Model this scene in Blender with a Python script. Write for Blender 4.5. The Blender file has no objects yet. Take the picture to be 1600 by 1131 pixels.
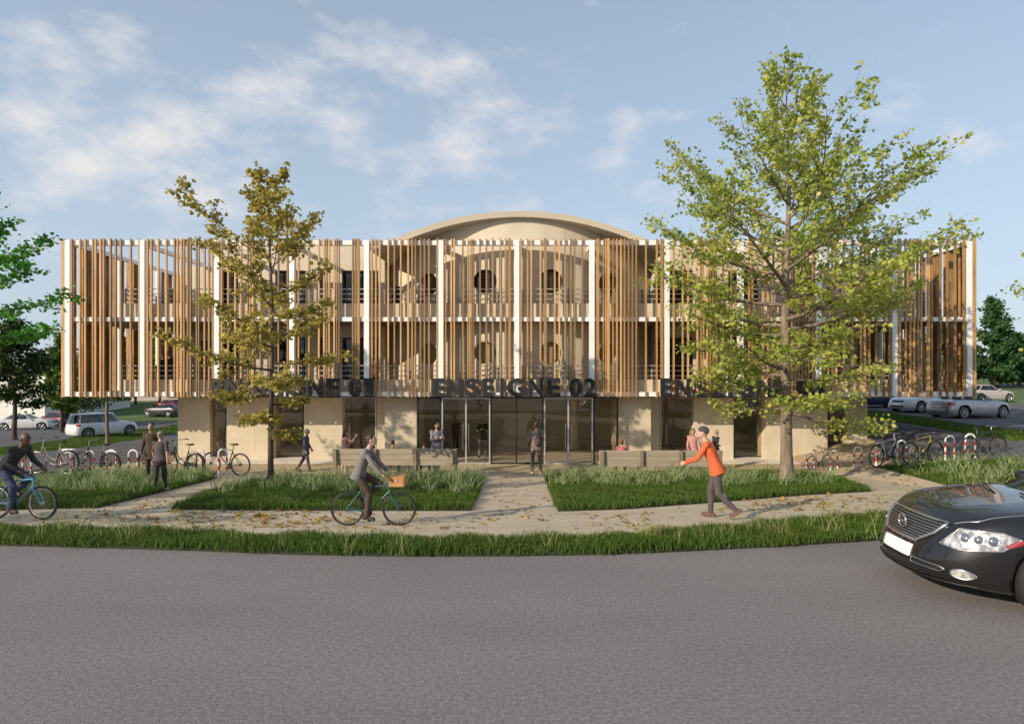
import bpy, bmesh, math, random
import numpy as np
from mathutils import Vector, Matrix, Quaternion
from mathutils.bvhtree import BVHTree
R = math.radians
PI = math.pi
C = bpy.context.scene.collection
scene = bpy.context.scene

# ------------------------------------------------------------------ camera, sky, sun, exposure
CAMZ = 2.45
cam_d = bpy.data.cameras.new('camera')
cam = bpy.data.objects.new('camera', cam_d)
C.objects.link(cam)
cam.location = (0, 0, CAMZ)
cam.rotation_euler = (PI / 2, 0, 0)
cam_d.sensor_width = 36.0
cam_d.lens = 950 / 1600 * 36.0
cam_d.shift_x = -12 / 1600
cam_d.shift_y = 24.5 / 1600
cam_d.clip_start = 0.05
cam_d.clip_end = 3000
scene.camera = cam

SUN_EL, SUN_AZ = R(22.0), math.atan2(-0.77, -0.64)      # azimuth of the sun itself, from +Y towards +X
w = bpy.data.worlds.new('World')
scene.world = w
w.use_nodes = True
nt = w.node_tree
nt.nodes.clear()
def wn(t, **kw):
    n = nt.nodes.new(t)
    for k, v in kw.items():
        setattr(n, k, v)
    return n
sky = wn('ShaderNodeTexSky', sky_type='NISHITA', sun_disc=False)
sky.sun_elevation = SUN_EL
sky.sun_rotation = SUN_AZ
sky.air_density = 1.0
sky.dust_density = 0.6
sky.ozone_density = 1.3
tc = wn('ShaderNodeTexCoord')
def wmath(op, a, b=None, clamp=False):
    n = wn('ShaderNodeMath', operation=op, use_clamp=clamp)
    for i, v in enumerate((a, b)):
        if v is None: continue
        if isinstance(v, (int, float)): n.inputs[i].default_value = v
        else: nt.links.new(v, n.inputs[i])
    return n.outputs[0]
mp = wn('ShaderNodeMapping')
mp.inputs['Scale'].default_value = (1.0, 1.0, 1.9)
nt.links.new(tc.outputs['Generated'], mp.inputs[0])
def wnoise(scale, detail, rough, vec):
    n = wn('ShaderNodeTexNoise')
    n.inputs['Scale'].default_value = scale
    n.inputs['Detail'].default_value = detail
    n.inputs['Roughness'].default_value = rough
    nt.links.new(vec, n.inputs['Vector'])
    return n.outputs['Fac']
nz = wnoise(8.5, 10, 0.60, mp.outputs[0])
nz2 = wnoise(2.6, 5, 0.55, mp.outputs[0])
def blob(px, py, rad, gain):
    d = Vector(((px - 812) / 950, 1, (590 - py) / 950)).normalized()
    d = Vector((d.x, d.y, d.z * 1.9))
    n = wn('ShaderNodeVectorMath', operation='DISTANCE')
    nt.links.new(mp.outputs[0], n.inputs[0])
    n.inputs[1].default_value = d
    s = wmath('DIVIDE', n.outputs['Value'], rad)
    s = wmath('SUBTRACT', 1.0, s, True)
    return wmath('MULTIPLY', s, gain)
m = None
for b in ((240, 262, .21, .68), (330, 215, .26, .47), (520, 180, .28, .37), (750, 190, .20, .42), (60, 170, .18, .44),
          (270, 345, .26, .40), (500, 355, .30, .24), (880, 300, .42, .12), (1500, 250, .3, .12)):
    o = blob(*b)
    m = o if m is None else wmath('MAXIMUM', m, o)
dens = wmath('ADD', wmath('MULTIPLY', nz, 1.7), wmath('MULTIPLY', nz2, 0.45))
dens = wmath('ADD', dens, m)
dens = wmath('SUBTRACT', dens, 1.20)
dens = wmath('MULTIPLY', dens, 2.0, True)
dens = wmath('POWER', dens, 1.2)
dens = wmath('MULTIPLY', dens, 0.88)
shade = wmath('ADD', wmath('MULTIPLY', nz, 0.8), 0.55, True)
ccol = wn('ShaderNodeMix', data_type='RGBA')
ccol.inputs['A'].default_value = (3.2, 3.6, 4.3, 1)
ccol.inputs['B'].default_value = (5.0, 4.85, 4.8, 1)
nt.links.new(shade, ccol.inputs['Factor'])
hazy = wn('ShaderNodeMix', data_type='RGBA')            # pale air low over the horizon
sep = wn('ShaderNodeSeparateXYZ')
nt.links.new(tc.outputs['Generated'], sep.inputs[0])
hz = wmath('SUBTRACT', 1.0, wmath('MULTIPLY', sep.outputs['Z'], 1.5), True)
hz = wmath('ADD', wmath('MULTIPLY', wmath('POWER', hz, 1.4), 0.52), 0.40)
nt.links.new(hz, hazy.inputs['Factor'])
nt.links.new(sky.outputs[0], hazy.inputs['A'])
hazy.inputs['B'].default_value = (3.15, 3.70, 4.35, 1)
cm = wn('ShaderNodeMix', data_type='RGBA')
nt.links.new(dens, cm.inputs['Factor'])
nt.links.new(hazy.outputs['Result'], cm.inputs['A'])
nt.links.new(ccol.outputs['Result'], cm.inputs['B'])
bg = wn('ShaderNodeBackground')
bg.inputs['Strength'].default_value = 0.14
out = wn('ShaderNodeOutputWorld')
nt.links.new(cm.outputs['Result'], bg.inputs['Color'])
nt.links.new(bg.outputs[0], out.inputs[0])

sd = bpy.data.lights.new('sun', 'SUN')
sd.energy = 4.2
sd.angle = R(0.5)
sd.color = (1.0, 0.86, 0.67)
sun = bpy.data.objects.new('sun', sd)
C.objects.link(sun)
sdir = Vector((0.77 * math.cos(SUN_EL), 0.64 * math.cos(SUN_EL), -math.sin(SUN_EL)))
sun.rotation_euler = sdir.to_track_quat('-Z', 'Y').to_euler()
sun.location = (-20, -20, 20)

scene.view_settings.view_transform = 'Standard'
scene.view_settings.look = 'None'
scene.view_settings.exposure = 0.30
scene.view_settings.gamma = 1.0
scene.view_settings.use_curve_mapping = False
try:
    scene.cycles.max_bounces = 8
    scene.cycles.transparent_max_bounces = 16
    scene.cycles.use_denoising = True
except Exception:
    pass

# ------------------------------------------------------------------ helpers: ground, pixels to points
def sm(t):
    t = np.clip(t, 0, 1)
    return t * t * (3 - 2 * t)
def ground(x, y):
    x = np.asarray(x, float); y = np.asarray(y, float)
    z = -0.085 * np.clip(y - 8.8, 0, 14.7)
    z = z + np.clip((x - 12) * 0.2, 0, 1.4) * sm((y - 11) / 8)
    z = z + 0.022 * np.clip(y - 36, 0, 90) * sm((x - 8) / 8)
    z = z - 0.04 * np.clip(y - 30, 0, 28) * sm((-x - 14) / 6)
    z = z + 0.055 * np.clip(y - 58, 0, 60) * sm((8 - x) / 10)
    return z
def gz(x, y): return float(ground(x, y))
def U(px, py, D): return Vector(((px - 812) / 950 * D, D, CAMZ - (py - 590) / 950 * D))
def PX(px, D): return (px - 812) / 950 * D
def PZ(py, D): return CAMZ - (py - 590) / 950 * D
def G(px, py):
    f = lambda D: PZ(py, D) - gz(PX(px, D), D)
    a = 2.0
    b = a
    while b < 300:
        b = a + 0.25
        if f(b) < 0: break
        a = b
    for _ in range(30):
        m_ = (a + b) / 2
        if f(m_) > 0: a = m_
        else: b = m_
    return Vector((PX(px, a), a, gz(PX(px, a), a)))

# ------------------------------------------------------------------ helpers: objects
def tag(o, label=None, cat=None, group=None, kind=None):
    if label: o['label'] = label
    if cat: o['category'] = cat
    if group: o['group'] = group
    if kind: o['kind'] = kind
    return o
def thing(name, label, cat, loc=(0, 0, 0), rz=0.0, group=None):
    o = bpy.data.objects.new(name, None)
    C.objects.link(o)
    o.location = loc
    o.rotation_euler = (0, 0, rz)
    o.empty_display_size = 0.2
    return tag(o, label, cat, group)
def dup(o, parent=None, loc=None, rz=None, label=None):
    c = o.copy()
    C.objects.link(c)
    if parent is not None:
        c.parent = parent
    if loc is not None: c.location = loc
    if rz is not None: c.rotation_euler = (0, 0, rz)
    if label: c['label'] = label
    for ch in [q for q in C.objects if q.parent == o]:
        dup(ch, c)
    return c

class MB:
    """collects verts and faces; build() links them as ONE mesh object"""
    def __init__(s):
        s.v = []; s.f = []; s.m = []; s.s = []
    def add(s, verts, faces, mi=0, smooth=False):
        b = len(s.v)
        s.v.extend(Vector(q) for q in verts)
        for f in faces:
            s.f.append([b + i for i in f]); s.m.append(mi); s.s.append(smooth)
    def box(s, c, d, rot=None, mi=0):
        x, y, z = d[0] / 2, d[1] / 2, d[2] / 2
        vs = [Vector(q) for q in ((-x, -y, -z), (x, -y, -z), (x, y, -z), (-x, y, -z), (-x, -y, z), (x, -y, z), (x, y, z), (-x, y, z))]
        if rot is not None: vs = [rot @ q for q in vs]
        c = Vector(c)
        s.add([q + c for q in vs], [(0, 3, 2, 1), (4, 5, 6, 7), (0, 1, 5, 4), (1, 2, 6, 5), (2, 3, 7, 6), (3, 0, 4, 7)], mi)
    def bx(s, x0, x1, y0, y1, z0, z1, mi=0):
        s.box(((x0 + x1) / 2, (y0 + y1) / 2, (z0 + z1) / 2), (abs(x1 - x0), abs(y1 - y0), abs(z1 - z0)), None, mi)
    def bbox(s, c, d, bev=0.01, rot=None, mi=0):
        """box with chamfered vertical and horizontal edges"""
        bm = bmesh.new()
        bmesh.ops.create_cube(bm, size=1)
        for v in bm.verts: v.co = Vector((v.co.x * d[0], v.co.y * d[1], v.co.z * d[2]))
        bmesh.ops.bevel(bm, geom=list(bm.edges), offset=bev, segments=2, affect='EDGES', profile=0.5)
        bm.verts.index_update()
        c = Vector(c)
        s.add([(rot @ v.co if rot is not None else v.co) + c for v in bm.verts], [[v.index for v in f.verts] for f in bm.faces], mi, False)
        bm.free()
    def tube(s, pts, rad, n=8, mi=0, cap=True, closed=False, flat=1.0):
        pts = [Vector(p) for p in pts]
        if not hasattr(rad, '__len__'): rad = [rad] * len(pts)
        m_ = len(pts)
        tang = []
        for i in range(m_):
            if closed: t = pts[(i + 1) % m_] - pts[i - 1]
            else: t = pts[min(i + 1, m_ - 1)] - pts[max(i - 1, 0)]
            tang.append(t.normalized() if t.length > 1e-9 else Vector((0, 0, 1)))
        up = Vector((0, 0, 1)) if abs(tang[0].z) < 0.9 else Vector((0, 1, 0))
        nr = (up - tang[0] * up.dot(tang[0])).normalized()
        vs = []
        for i in range(m_):
            nr = (nr - tang[i] * nr.dot(tang[i]))
            nr = nr.normalized() if nr.length > 1e-6 else tang[i].orthogonal().normalized()
            bn = tang[i].cross(nr)
            for k in range(n):
                a = 2 * PI * k / n
                vs.append(pts[i] + (nr * math.cos(a) * flat + bn * math.sin(a)) * rad[i])
        fs = []
        for i in range(m_ if closed else m_ - 1):
            j = (i + 1) % m_
            for k in range(n):
                fs.append((i * n + k, i * n + (k + 1) % n, j * n + (k + 1) % n, j * n + k))
        s.add(vs, fs, mi, True)
        if cap and not closed:
            s.add(vs[:n], [list(range(n))[::-1]], mi)
            s.add(vs[-n:], [list(range(n))], mi)
    def capsule(s, p0, p1, r0, r1, n=10, mi=0):
        p0, p1 = Vector(p0), Vector(p1)
        d = p1 - p0
        L = d.length
        d = d.normalized() if L > 1e-6 else Vector((0, 0, 1))
        pts, rr = [], []
        for a in (-80, -50, -20):
            pts.append(p0 + d * (r0 * math.sin(R(a)))); rr.append(r0 * math.cos(R(a)))
        for a in (20, 50, 80):
            pts.append(p1 + d * (r1 * math.sin(R(a)))); rr.append(r1 * math.cos(R(a)))
        s.tube(pts, rr, n, mi)
    def ell(s, c, r, rot=None, nu=14, nv=9, mi=0):
        c = Vector(c)
        vs = [Vector((0, 0, -r[2]))]
        for j in range(1, nv):
            a = -PI / 2 + PI * j / nv
            for i in range(nu):
                b = 2 * PI * i / nu
                vs.append(Vector((r[0] * math.cos(a) * math.cos(b), r[1] * math.cos(a) * math.sin(b), r[2] * math.sin(a))))
        vs.append(Vector((0, 0, r[2])))
        fs = [(0, 1 + (i + 1) % nu, 1 + i) for i in range(nu)]
        for j in range(nv - 2):
            for i in range(nu):
                a = 1 + j * nu
                fs.append((a + i, a + (i + 1) % nu, a + nu + (i + 1) % nu, a + nu + i))
        t = len(vs) - 1
        fs += [(t, t - nu + i, t - nu + (i + 1) % nu) for i in range(nu)]
        s.add([(rot @ v if rot is not None else v) + c for v in vs], fs, mi, True)
    def loft(s, rings, mi=0, cap=True, smooth=True):
        n = len(rings[0])
        vs = [v for r in rings for v in r]
        fs = []
        for i in range(len(rings) - 1):
            for k in range(n):
                fs.append((i * n + k, i * n + (k + 1) % n, (i + 1) * n + (k + 1) % n, (i + 1) * n + k))
        s.add(vs, fs, mi, smooth)
        if cap:
            s.add(rings[0], [list(range(n))[::-1]], mi)
            s.add(rings[-1], [list(range(n))], mi)
    def lathe(s, prof, c, axis='X', n=24, mi=0, closed=False):
        """prof: (radius, offset along the axis)"""
        c = Vector(c)
        vs = []
        for r, h in prof:
            for k in range(n):
                a = 2 * PI * k / n
                if axis == 'X': q = Vector((h, r * math.cos(a), r * math.sin(a)))
                elif axis == 'Y': q = Vector((r * math.cos(a), h, r * math.sin(a)))
                else: q = Vector((r * math.cos(a), r * math.sin(a), h))
                vs.append(c + q)
        fs = []
        m_ = len(prof)
        for i in range(m_ if closed else m_ - 1):
            j = (i + 1) % m_
            for k in range(n):
                fs.append((i * n + k, i * n + (k + 1) % n, j * n + (k + 1) % n, j * n + k))
        s.add(vs, fs, mi, True)
    def scale(s, k):
        s.v = [v * k for v in s.v]
        return s
    def mesh(s, name, off=(0, 0, 0)):
        me = bpy.data.meshes.new(name)
        o = Vector(off)
        me.from_pydata([tuple(v - o) for v in s.v], [], s.f)
        me.polygons.foreach_set('material_index', s.m)
        me.polygons.foreach_set('use_smooth', s.s)
        me.update()
        return me
    def build(s, name, mats, parent=None, off=(0, 0, 0), loc=None, fix=True):
        me = s.mesh(name, off)
        if fix:
            bm = bmesh.new(); bm.from_mesh(me)
            bmesh.ops.recalc_face_normals(bm, faces=bm.faces)
            bm.to_mesh(me); bm.free()
        return link(name, me, mats, parent, loc)
def link(name, me, mats, parent=None, loc=None):
    if not isinstance(mats, (list, tuple)): mats = [mats]
    if len(me.materials) == 0:
        for q in mats: me.materials.append(q)
    o = bpy.data.objects.new(name, me)
    C.objects.link(o)
    if parent is not None: o.parent = parent
    if loc is not None: o.location = loc
    return o
def evaluate(me, mods):
    """mesh after modifiers: mods = [(type, {settings})]"""
    o = bpy.data.objects.new('work', me)
    C.objects.link(o)
    for t, kw in mods:
        q = o.modifiers.new('m', t)
        for k, v in kw.items(): setattr(q, k, v)
    dg = bpy.context.evaluated_depsgraph_get()
    dg.update()
    r = bpy.data.meshes.new_from_object(o.evaluated_get(dg))
    bpy.data.objects.remove(o)
    return r
def remeshed(mb, name, voxel, mat, parent=None, it=3, off=(0, 0, 0)):
    me = evaluate(mb.mesh(name, off), [('REMESH', dict(mode='VOXEL', voxel_size=voxel, use_smooth_shade=True)), ('SMOOTH', dict(factor=0.5, iterations=it))])
    me.name = name
    me.polygons.foreach_set('material_index', [0] * len(me.polygons))
    me.polygons.foreach_set('use_smooth', [True] * len(me.polygons))
    me.materials.clear()
    return link(name, me, mat, parent)
def np_mesh(name, v, quads=None, tris=None, mat=None, smooth=False, mi=None):
    me = bpy.data.meshes.new(name)
    q = np.zeros((0, 4), int) if quads is None else np.asarray(quads)
    t = np.zeros((0, 3), int) if tris is None else np.asarray(tris)
    me.vertices.add(len(v))
    me.vertices.foreach_set('co', np.asarray(v, np.float32).ravel())
    lv = np.concatenate([q.ravel(), t.ravel()]).astype(np.int32)
    me.loops.add(len(lv))
    me.loops.foreach_set('vertex_index', lv)
    n = len(q) + len(t)
    me.polygons.add(n)
    ls = np.concatenate([np.arange(len(q)) * 4, len(q) * 4 + np.arange(len(t)) * 3]).astype(np.int32)
    me.polygons.foreach_set('loop_start', ls)
    if smooth: me.polygons.foreach_set('use_smooth', np.ones(n, bool))
    me.update(calc_edges=True)
    me.validate()
    if mat: me.materials.append(mat)
    return me

# ------------------------------------------------------------------ materials
MATS = {}
def mat(name, col, rough=0.7, metal=0.0, col2=None, scale=8.0, detail=4, bump=0.0, bscale=None, stretch=(1, 1, 1), coord='Object', spec=0.5, coat=0.0, lo=0.35, hi=0.65, emit=None):
    if name in MATS: return MATS[name]
    m_ = bpy.data.materials.new(name)
    m_.use_nodes = True
    t = m_.node_tree
    b = t.nodes['Principled BSDF']
    b.inputs['Base Color'].default_value = (*col, 1)
    b.inputs['Roughness'].default_value = rough
    b.inputs['Metallic'].default_value = metal
    b.inputs['Specular IOR Level'].default_value = spec
    if coat: b.inputs['Coat Weight'].default_value = coat; b.inputs['Coat Roughness'].default_value = 0.03
    if col2 is not None or bump:
        tc_ = t.nodes.new('ShaderNodeTexCoord')
        mp_ = t.nodes.new('ShaderNodeMapping')
        mp_.inputs['Scale'].default_value = stretch
        t.links.new(tc_.outputs[coord], mp_.inputs[0])
        if col2 is not None:
            n_ = t.nodes.new('ShaderNodeTexNoise')
            n_.inputs['Scale'].default_value = scale
            n_.inputs['Detail'].default_value = detail
            t.links.new(mp_.outputs[0], n_.inputs['Vector'])
            r_ = t.nodes.new('ShaderNodeValToRGB')
            r_.color_ramp.elements[0].position = lo
            r_.color_ramp.elements[0].color = (*col, 1)
            r_.color_ramp.elements[1].position = hi
            r_.color_ramp.elements[1].color = (*col2, 1)
            t.links.new(n_.outputs['Fac'], r_.inputs[0])
            t.links.new(r_.outputs[0], b.inputs['Base Color'])
        if bump:
            n2 = t.nodes.new('ShaderNodeTexNoise')
            n2.inputs['Scale'].default_value = bscale or scale * 6
            n2.inputs['Detail'].default_value = 5
            t.links.new(mp_.outputs[0], n2.inputs['Vector'])
            bp = t.nodes.new('ShaderNodeBump')
            bp.inputs['Strength'].default_value = bump
            bp.inputs['Distance'].default_value = 0.02
            t.links.new(n2.outputs['Fac'], bp.inputs['Height'])
            t.links.new(bp.outputs[0], b.inputs['Normal'])
    if emit: b.inputs['Emission Color'].default_value = (*emit[:3], 1); b.inputs['Emission Strength'].default_value = emit[3]
    MATS[name] = m_
    return m_
def island_mat(name, cols, rough=0.6, transl=0.35, noise=None):
    """leaves and blades: each loose piece takes its own tone"""
    if name in MATS: return MATS[name]
    m_ = bpy.data.materials.new(name); m_.use_nodes = True
    t = m_.node_tree
    b = t.nodes['Principled BSDF']
    b.inputs['Roughness'].default_value = rough
    b.inputs['Specular IOR Level'].default_value = 0.25
    g = t.nodes.new('ShaderNodeNewGeometry')
    r_ = t.nodes.new('ShaderNodeValToRGB')
    el = r_.color_ramp.elements
    while len(el) < len(cols): el.new(0.5)
    for i, c in enumerate(cols):
        el[i].position = i / (len(cols) - 1)
        el[i].color = (*c, 1)
    t.links.new(g.outputs['Random Per Island'], r_.inputs[0])
    src = r_.outputs[0]
    if noise:
        tc_ = t.nodes.new('ShaderNodeTexCoord')
        n_ = t.nodes.new('ShaderNodeTexNoise'); n_.inputs['Scale'].default_value = noise[0]; n_.inputs['Detail'].default_value = 3
        t.links.new(tc_.outputs['Object'], n_.inputs['Vector'])
        mx = t.nodes.new('ShaderNodeMix'); mx.data_type = 'RGBA'; mx.blend_type = 'MIX'
        rr = t.nodes.new('ShaderNodeMapRange'); rr.inputs['From Min'].default_value = 0.42; rr.inputs['From Max'].default_value = 0.62
        t.links.new(n_.outputs['Fac'], rr.inputs[0])
        t.links.new(rr.outputs[0], mx.inputs['Factor'])
        t.links.new(src, mx.inputs['A'])
        mx.inputs['B'].default_value = (*noise[1], 1)
        src = mx.outputs['Result']
    t.links.new(src, b.inputs['Base Color'])
    tr = t.nodes.new('ShaderNodeBsdfTranslucent')
    t.links.new(src, tr.inputs[0])
    ms = t.nodes.new('ShaderNodeMixShader'); ms.inputs[0].default_value = transl
    t.links.new(b.outputs[0], ms.inputs[1]); t.links.new(tr.outputs[0], ms.inputs[2])
    t.links.new(ms.outputs[0], t.nodes['Material Output'].inputs[0])
    MATS[name] = m_
    return m_
def glass_mat(name, tint, refl=1.0):
    if name in MATS: return MATS[name]
    m_ = bpy.data.materials.new(name); m_.use_nodes = True
    t = m_.node_tree; t.nodes.clear()
    o_ = t.nodes.new('ShaderNodeOutputMaterial')
    tr = t.nodes.new('ShaderNodeBsdfTransparent'); tr.inputs[0].default_value = (*tint, 1)
    gl = t.nodes.new('ShaderNodeBsdfGlossy'); gl.inputs['Roughness'].default_value = 0.015
    fr = t.nodes.new('ShaderNodeLayerWeight'); fr.inputs[0].default_value = 0.5       # same from both sides of a pane
    pw = t.nodes.new('ShaderNodeMath'); pw.operation = 'POWER'; pw.inputs[1].default_value = 5.0
    t.links.new(fr.outputs['Facing'], pw.inputs[0])
    ml = t.nodes.new('ShaderNodeMath'); ml.operation = 'MULTIPLY_ADD'; ml.inputs[1].default_value = 0.9; ml.inputs[2].default_value = 0.04 * refl; ml.use_clamp = True
    t.links.new(pw.outputs[0], ml.inputs[0])
    mx = t.nodes.new('ShaderNodeMixShader')
    t.links.new(ml.outputs[0], mx.inputs[0]); t.links.new(tr.outputs[0], mx.inputs[1]); t.links.new(gl.outputs[0], mx.inputs[2])
    t.links.new(mx.outputs[0], o_.inputs[0])
    MATS[name] = m_
    return m_
def plain(name, col, rough=0.7, metal=0.0, **k): return mat(name, col, rough, metal, **k)

STUCCO = mat('stucco', (0.55, 0.475, 0.37), 0.9, col2=(0.63, 0.545, 0.43), scale=1.3, bump=0.5, bscale=26)
STUCCO2 = mat('stucco pier', (0.53, 0.45, 0.33), 0.9, col2=(0.60, 0.52, 0.39), scale=1.7, bump=0.6, bscale=30)
VAULT = mat('vault render', (0.46, 0.39, 0.30), 0.85, col2=(0.50, 0.43, 0.33), scale=0.8, bump=0.2, bscale=20)
WOOD = mat('slat timber', (0.345, 0.185, 0.068), 0.6, col2=(0.49, 0.295, 0.122), scale=3.0, stretch=(2.2, 2.2, 0.25), bump=0.15, bscale=14, lo=0.3, hi=0.7)
WOOD_SHADE = mat('shaded side slat timber', (0.20, 0.10, 0.035), 0.65, col2=(0.42, 0.235, 0.085), scale=2.4, stretch=(1.5, 1.5, 0.5), bump=0.15, bscale=14, lo=0.35, hi=0.62)  # darker copy of the slat timber, shade on the side screens put into colour
def patchy(m_, scale, lo, hi):
    """slow uneven tone over a large paved surface"""
    t = m_.node_tree; b = t.nodes['Principled BSDF']
    src = b.inputs['Base Color'].links[0].from_socket
    tc_ = t.nodes.new('ShaderNodeTexCoord'); mp_ = t.nodes.new('ShaderNodeMapping'); mp_.inputs['Scale'].default_value = (.45, 1.3, 1)
    n_ = t.nodes.new('ShaderNodeTexNoise'); n_.inputs['Scale'].default_value = scale; n_.inputs['Detail'].default_value = 7
    t.links.new(tc_.outputs['Object'], mp_.inputs[0]); t.links.new(mp_.outputs[0], n_.inputs['Vector'])
    r_ = t.nodes.new('ShaderNodeMapRange'); r_.inputs['From Min'].default_value = .3; r_.inputs['From Max'].default_value = .7
    r_.inputs['To Min'].default_value = lo; r_.inputs['To Max'].default_value = hi
    t.links.new(n_.outputs['Fac'], r_.inputs[0])
    mx = t.nodes.new('ShaderNodeVectorMath'); mx.operation = 'SCALE'
    t.links.new(src, mx.inputs[0]); t.links.new(r_.outputs[0], mx.inputs['Scale'])
    t.links.new(mx.outputs[0], b.inputs['Base Color'])
def slat_tone(m_, lo=0.55, hi=1.25):
    t = m_.node_tree; b = t.nodes['Principled BSDF']
    src = b.inputs['Base Color'].links[0].from_socket
    g_ = t.nodes.new('ShaderNodeNewGeometry'); r_ = t.nodes.new('ShaderNodeMapRange')
    r_.inputs['To Min'].default_value = lo; r_.inputs['To Max'].default_value = hi
    t.links.new(g_.outputs['Random Per Island'], r_.inputs[0])
    mx = t.nodes.new('ShaderNodeVectorMath'); mx.operation = 'SCALE'
    t.links.new(src, mx.inputs[0]); t.links.new(r_.outputs[0], mx.inputs['Scale'])
    t.links.new(mx.outputs[0], b.inputs['Base Color'])
slat_tone(WOOD, .50, 1.45); slat_tone(WOOD_SHADE, .7, 1.2)
WHITE = mat('white paint', (0.76, 0.75, 0.74), 0.55, col2=(0.82, 0.81, 0.80), scale=1.5)
RAIL = mat('rail steel', (0.58, 0.57, 0.57), 0.4, 0.3)
POST = mat('post steel', (0.05, 0.047, 0.045), 0.45, 0.3)
LETTER = mat('letter black', (0.007, 0.007, 0.008), 0.6, col2=(0.012, 0.012, 0.013), scale=4)
BLACK = mat('frame black', (0.012, 0.012, 0.013), 0.45)
ALU = mat('frame aluminium', (0.55, 0.54, 0.53), 0.35, 0.5)
GLASS = glass_mat('glass', (0.50, 0.46, 0.42), 1.1)
GLASSC = glass_mat('car glass', (0.30, 0.33, 0.36), 2.5)
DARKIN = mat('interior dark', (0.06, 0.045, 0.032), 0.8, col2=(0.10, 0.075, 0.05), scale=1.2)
LOBBY = mat('interior walnut', (0.56, 0.49, 0.41), 0.7, col2=(0.70, 0.62, 0.53), scale=1.6, stretch=(0.3, 0.3, 3), lo=0.3, hi=0.7)
LOBBYF = mat('interior floor', (0.70, 0.64, 0.56), 0.5, col2=(0.78, 0.72, 0.63), scale=2)
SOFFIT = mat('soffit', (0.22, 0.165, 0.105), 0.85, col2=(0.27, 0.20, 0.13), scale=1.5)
SLAB = mat('slab concrete', (0.55, 0.52, 0.48), 0.8)
ASPH = mat('asphalt', (0.150, 0.134, 0.130), 0.93, col2=(0.262, 0.237, 0.230), scale=28, detail=8, bump=0.5, bscale=90, lo=0.30, hi=0.70)
ASPH2 = mat('drive asphalt', (0.085, 0.082, 0.085), 0.93, col2=(0.115, 0.11, 0.112), scale=1.4, detail=10, bump=0.5, bscale=60)
PATHM = mat('path concrete', (0.46, 0.375, 0.265), 0.92, col2=(0.59, 0.495, 0.36), scale=22, detail=8, bump=0.6, bscale=70, lo=0.3, hi=0.7)
SAND = mat('plaza sand', (0.40, 0.30, 0.17), 0.95, col2=(0.49, 0.38, 0.23), scale=1.0, detail=12, bump=0.5, bscale=60, lo=0.3, hi=0.7)
SOIL = mat('soil', (0.018, 0.024, 0.009), 0.95, col2=(0.03, 0.042, 0.014), scale=5, bump=0.8, bscale=22)
LAWN = mat('lawn', (0.055, 0.10, 0.020), 0.95, col2=(0.095, 0.15, 0.032), scale=0.35, detail=12, bump=1.0, bscale=9)
BARK = mat('bark', (0.14, 0.10, 0.072), 0.9, col2=(0.26, 0.20, 0.145), scale=9, stretch=(1, 1, 0.25), bump=1.0, bscale=18)
BARKD = mat('dark bark', (0.055, 0.042, 0.032), 0.9, col2=(0.10, 0.078, 0.06), scale=9, stretch=(1, 1, 0.3), bump=0.9, bscale=18)
BENCHW = mat('bench timber', (0.30, 0.245, 0.175), 0.8, col2=(0.42, 0.355, 0.265), scale=3, stretch=(0.35, 2, 9), bump=0.4, bscale=12, lo=0.3, hi=0.7)
BENCHD = mat('bench post timber', (0.20, 0.155, 0.105), 0.8, col2=(0.27, 0.215, 0.15), scale=5, stretch=(3, 3, 0.4))
TYRE = mat('tyre rubber', (0.016, 0.016, 0.017), 0.8)
CHROME = mat('chrome', (0.75, 0.72, 0.70), 0.18, 1.0)
STEEL = mat('brushed steel', (0.45, 0.45, 0.46), 0.35, 0.9)
RED = mat('rack red', (0.52, 0.025, 0.015), 0.4)
RACKW = mat('rack white', (0.78, 0.76, 0.74), 0.4)
patchy(ASPH, .55, .91, 1.08); patchy(PATHM, 2.2, .88, 1.10); patchy(STUCCO2, .9, .92, 1.05); patchy(STUCCO, .7, .93, 1.05)
# ------------------------------------------------------------------ the setting: ground, road, path, plaza, beds
def drape(name, poly, dz, m_, step=1.0, kind='structure', skirt=0.0):
    """a sheet that follows the ground; poly in world xy"""
    bm = bmesh.new()
    f = bm.faces.new([bm.verts.new((p[0], p[1], 0)) for p in poly])
    xs = [p[0] for p in poly]; ys = [p[1] for p in poly]
    for ax, lo, hi in ((0, min(xs), max(xs)), (1, min(ys), max(ys))):
        a = math.floor(lo / step) * step + step
        while a < hi - 1e-6:
            co = (a, 0, 0) if ax == 0 else (0, a, 0)
            no = (1, 0, 0) if ax == 0 else (0, 1, 0)
            bmesh.ops.bisect_plane(bm, geom=list(bm.verts) + list(bm.edges) + list(bm.faces), plane_co=co, plane_no=no, dist=1e-5)
            a += step
    bmesh.ops.triangulate(bm, faces=list(bm.faces))
    for v in bm.verts: v.co.z = gz(v.co.x, v.co.y) + dz
    if skirt:
        ed = [e for e in bm.edges if len(e.link_faces) == 1]
        r = bmesh.ops.extrude_edge_only(bm, edges=ed)
        for g in r['geom']:
            if isinstance(g, bmesh.types.BMVert): g.co.z -= skirt
    bmesh.ops.recalc_face_normals(bm, faces=bm.faces)
    if sum(f.normal.z for f in bm.faces) < 0: bmesh.ops.reverse_faces(bm, faces=bm.faces)
    me = bpy.data.meshes.new(name); bm.to_mesh(me); bm.free()
    o = link(name, me, m_)
    if kind: o['kind'] = kind
    return o
def gp(*pxs):
    return [tuple(G(px, py)[:2]) for px, py in pxs]

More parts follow.
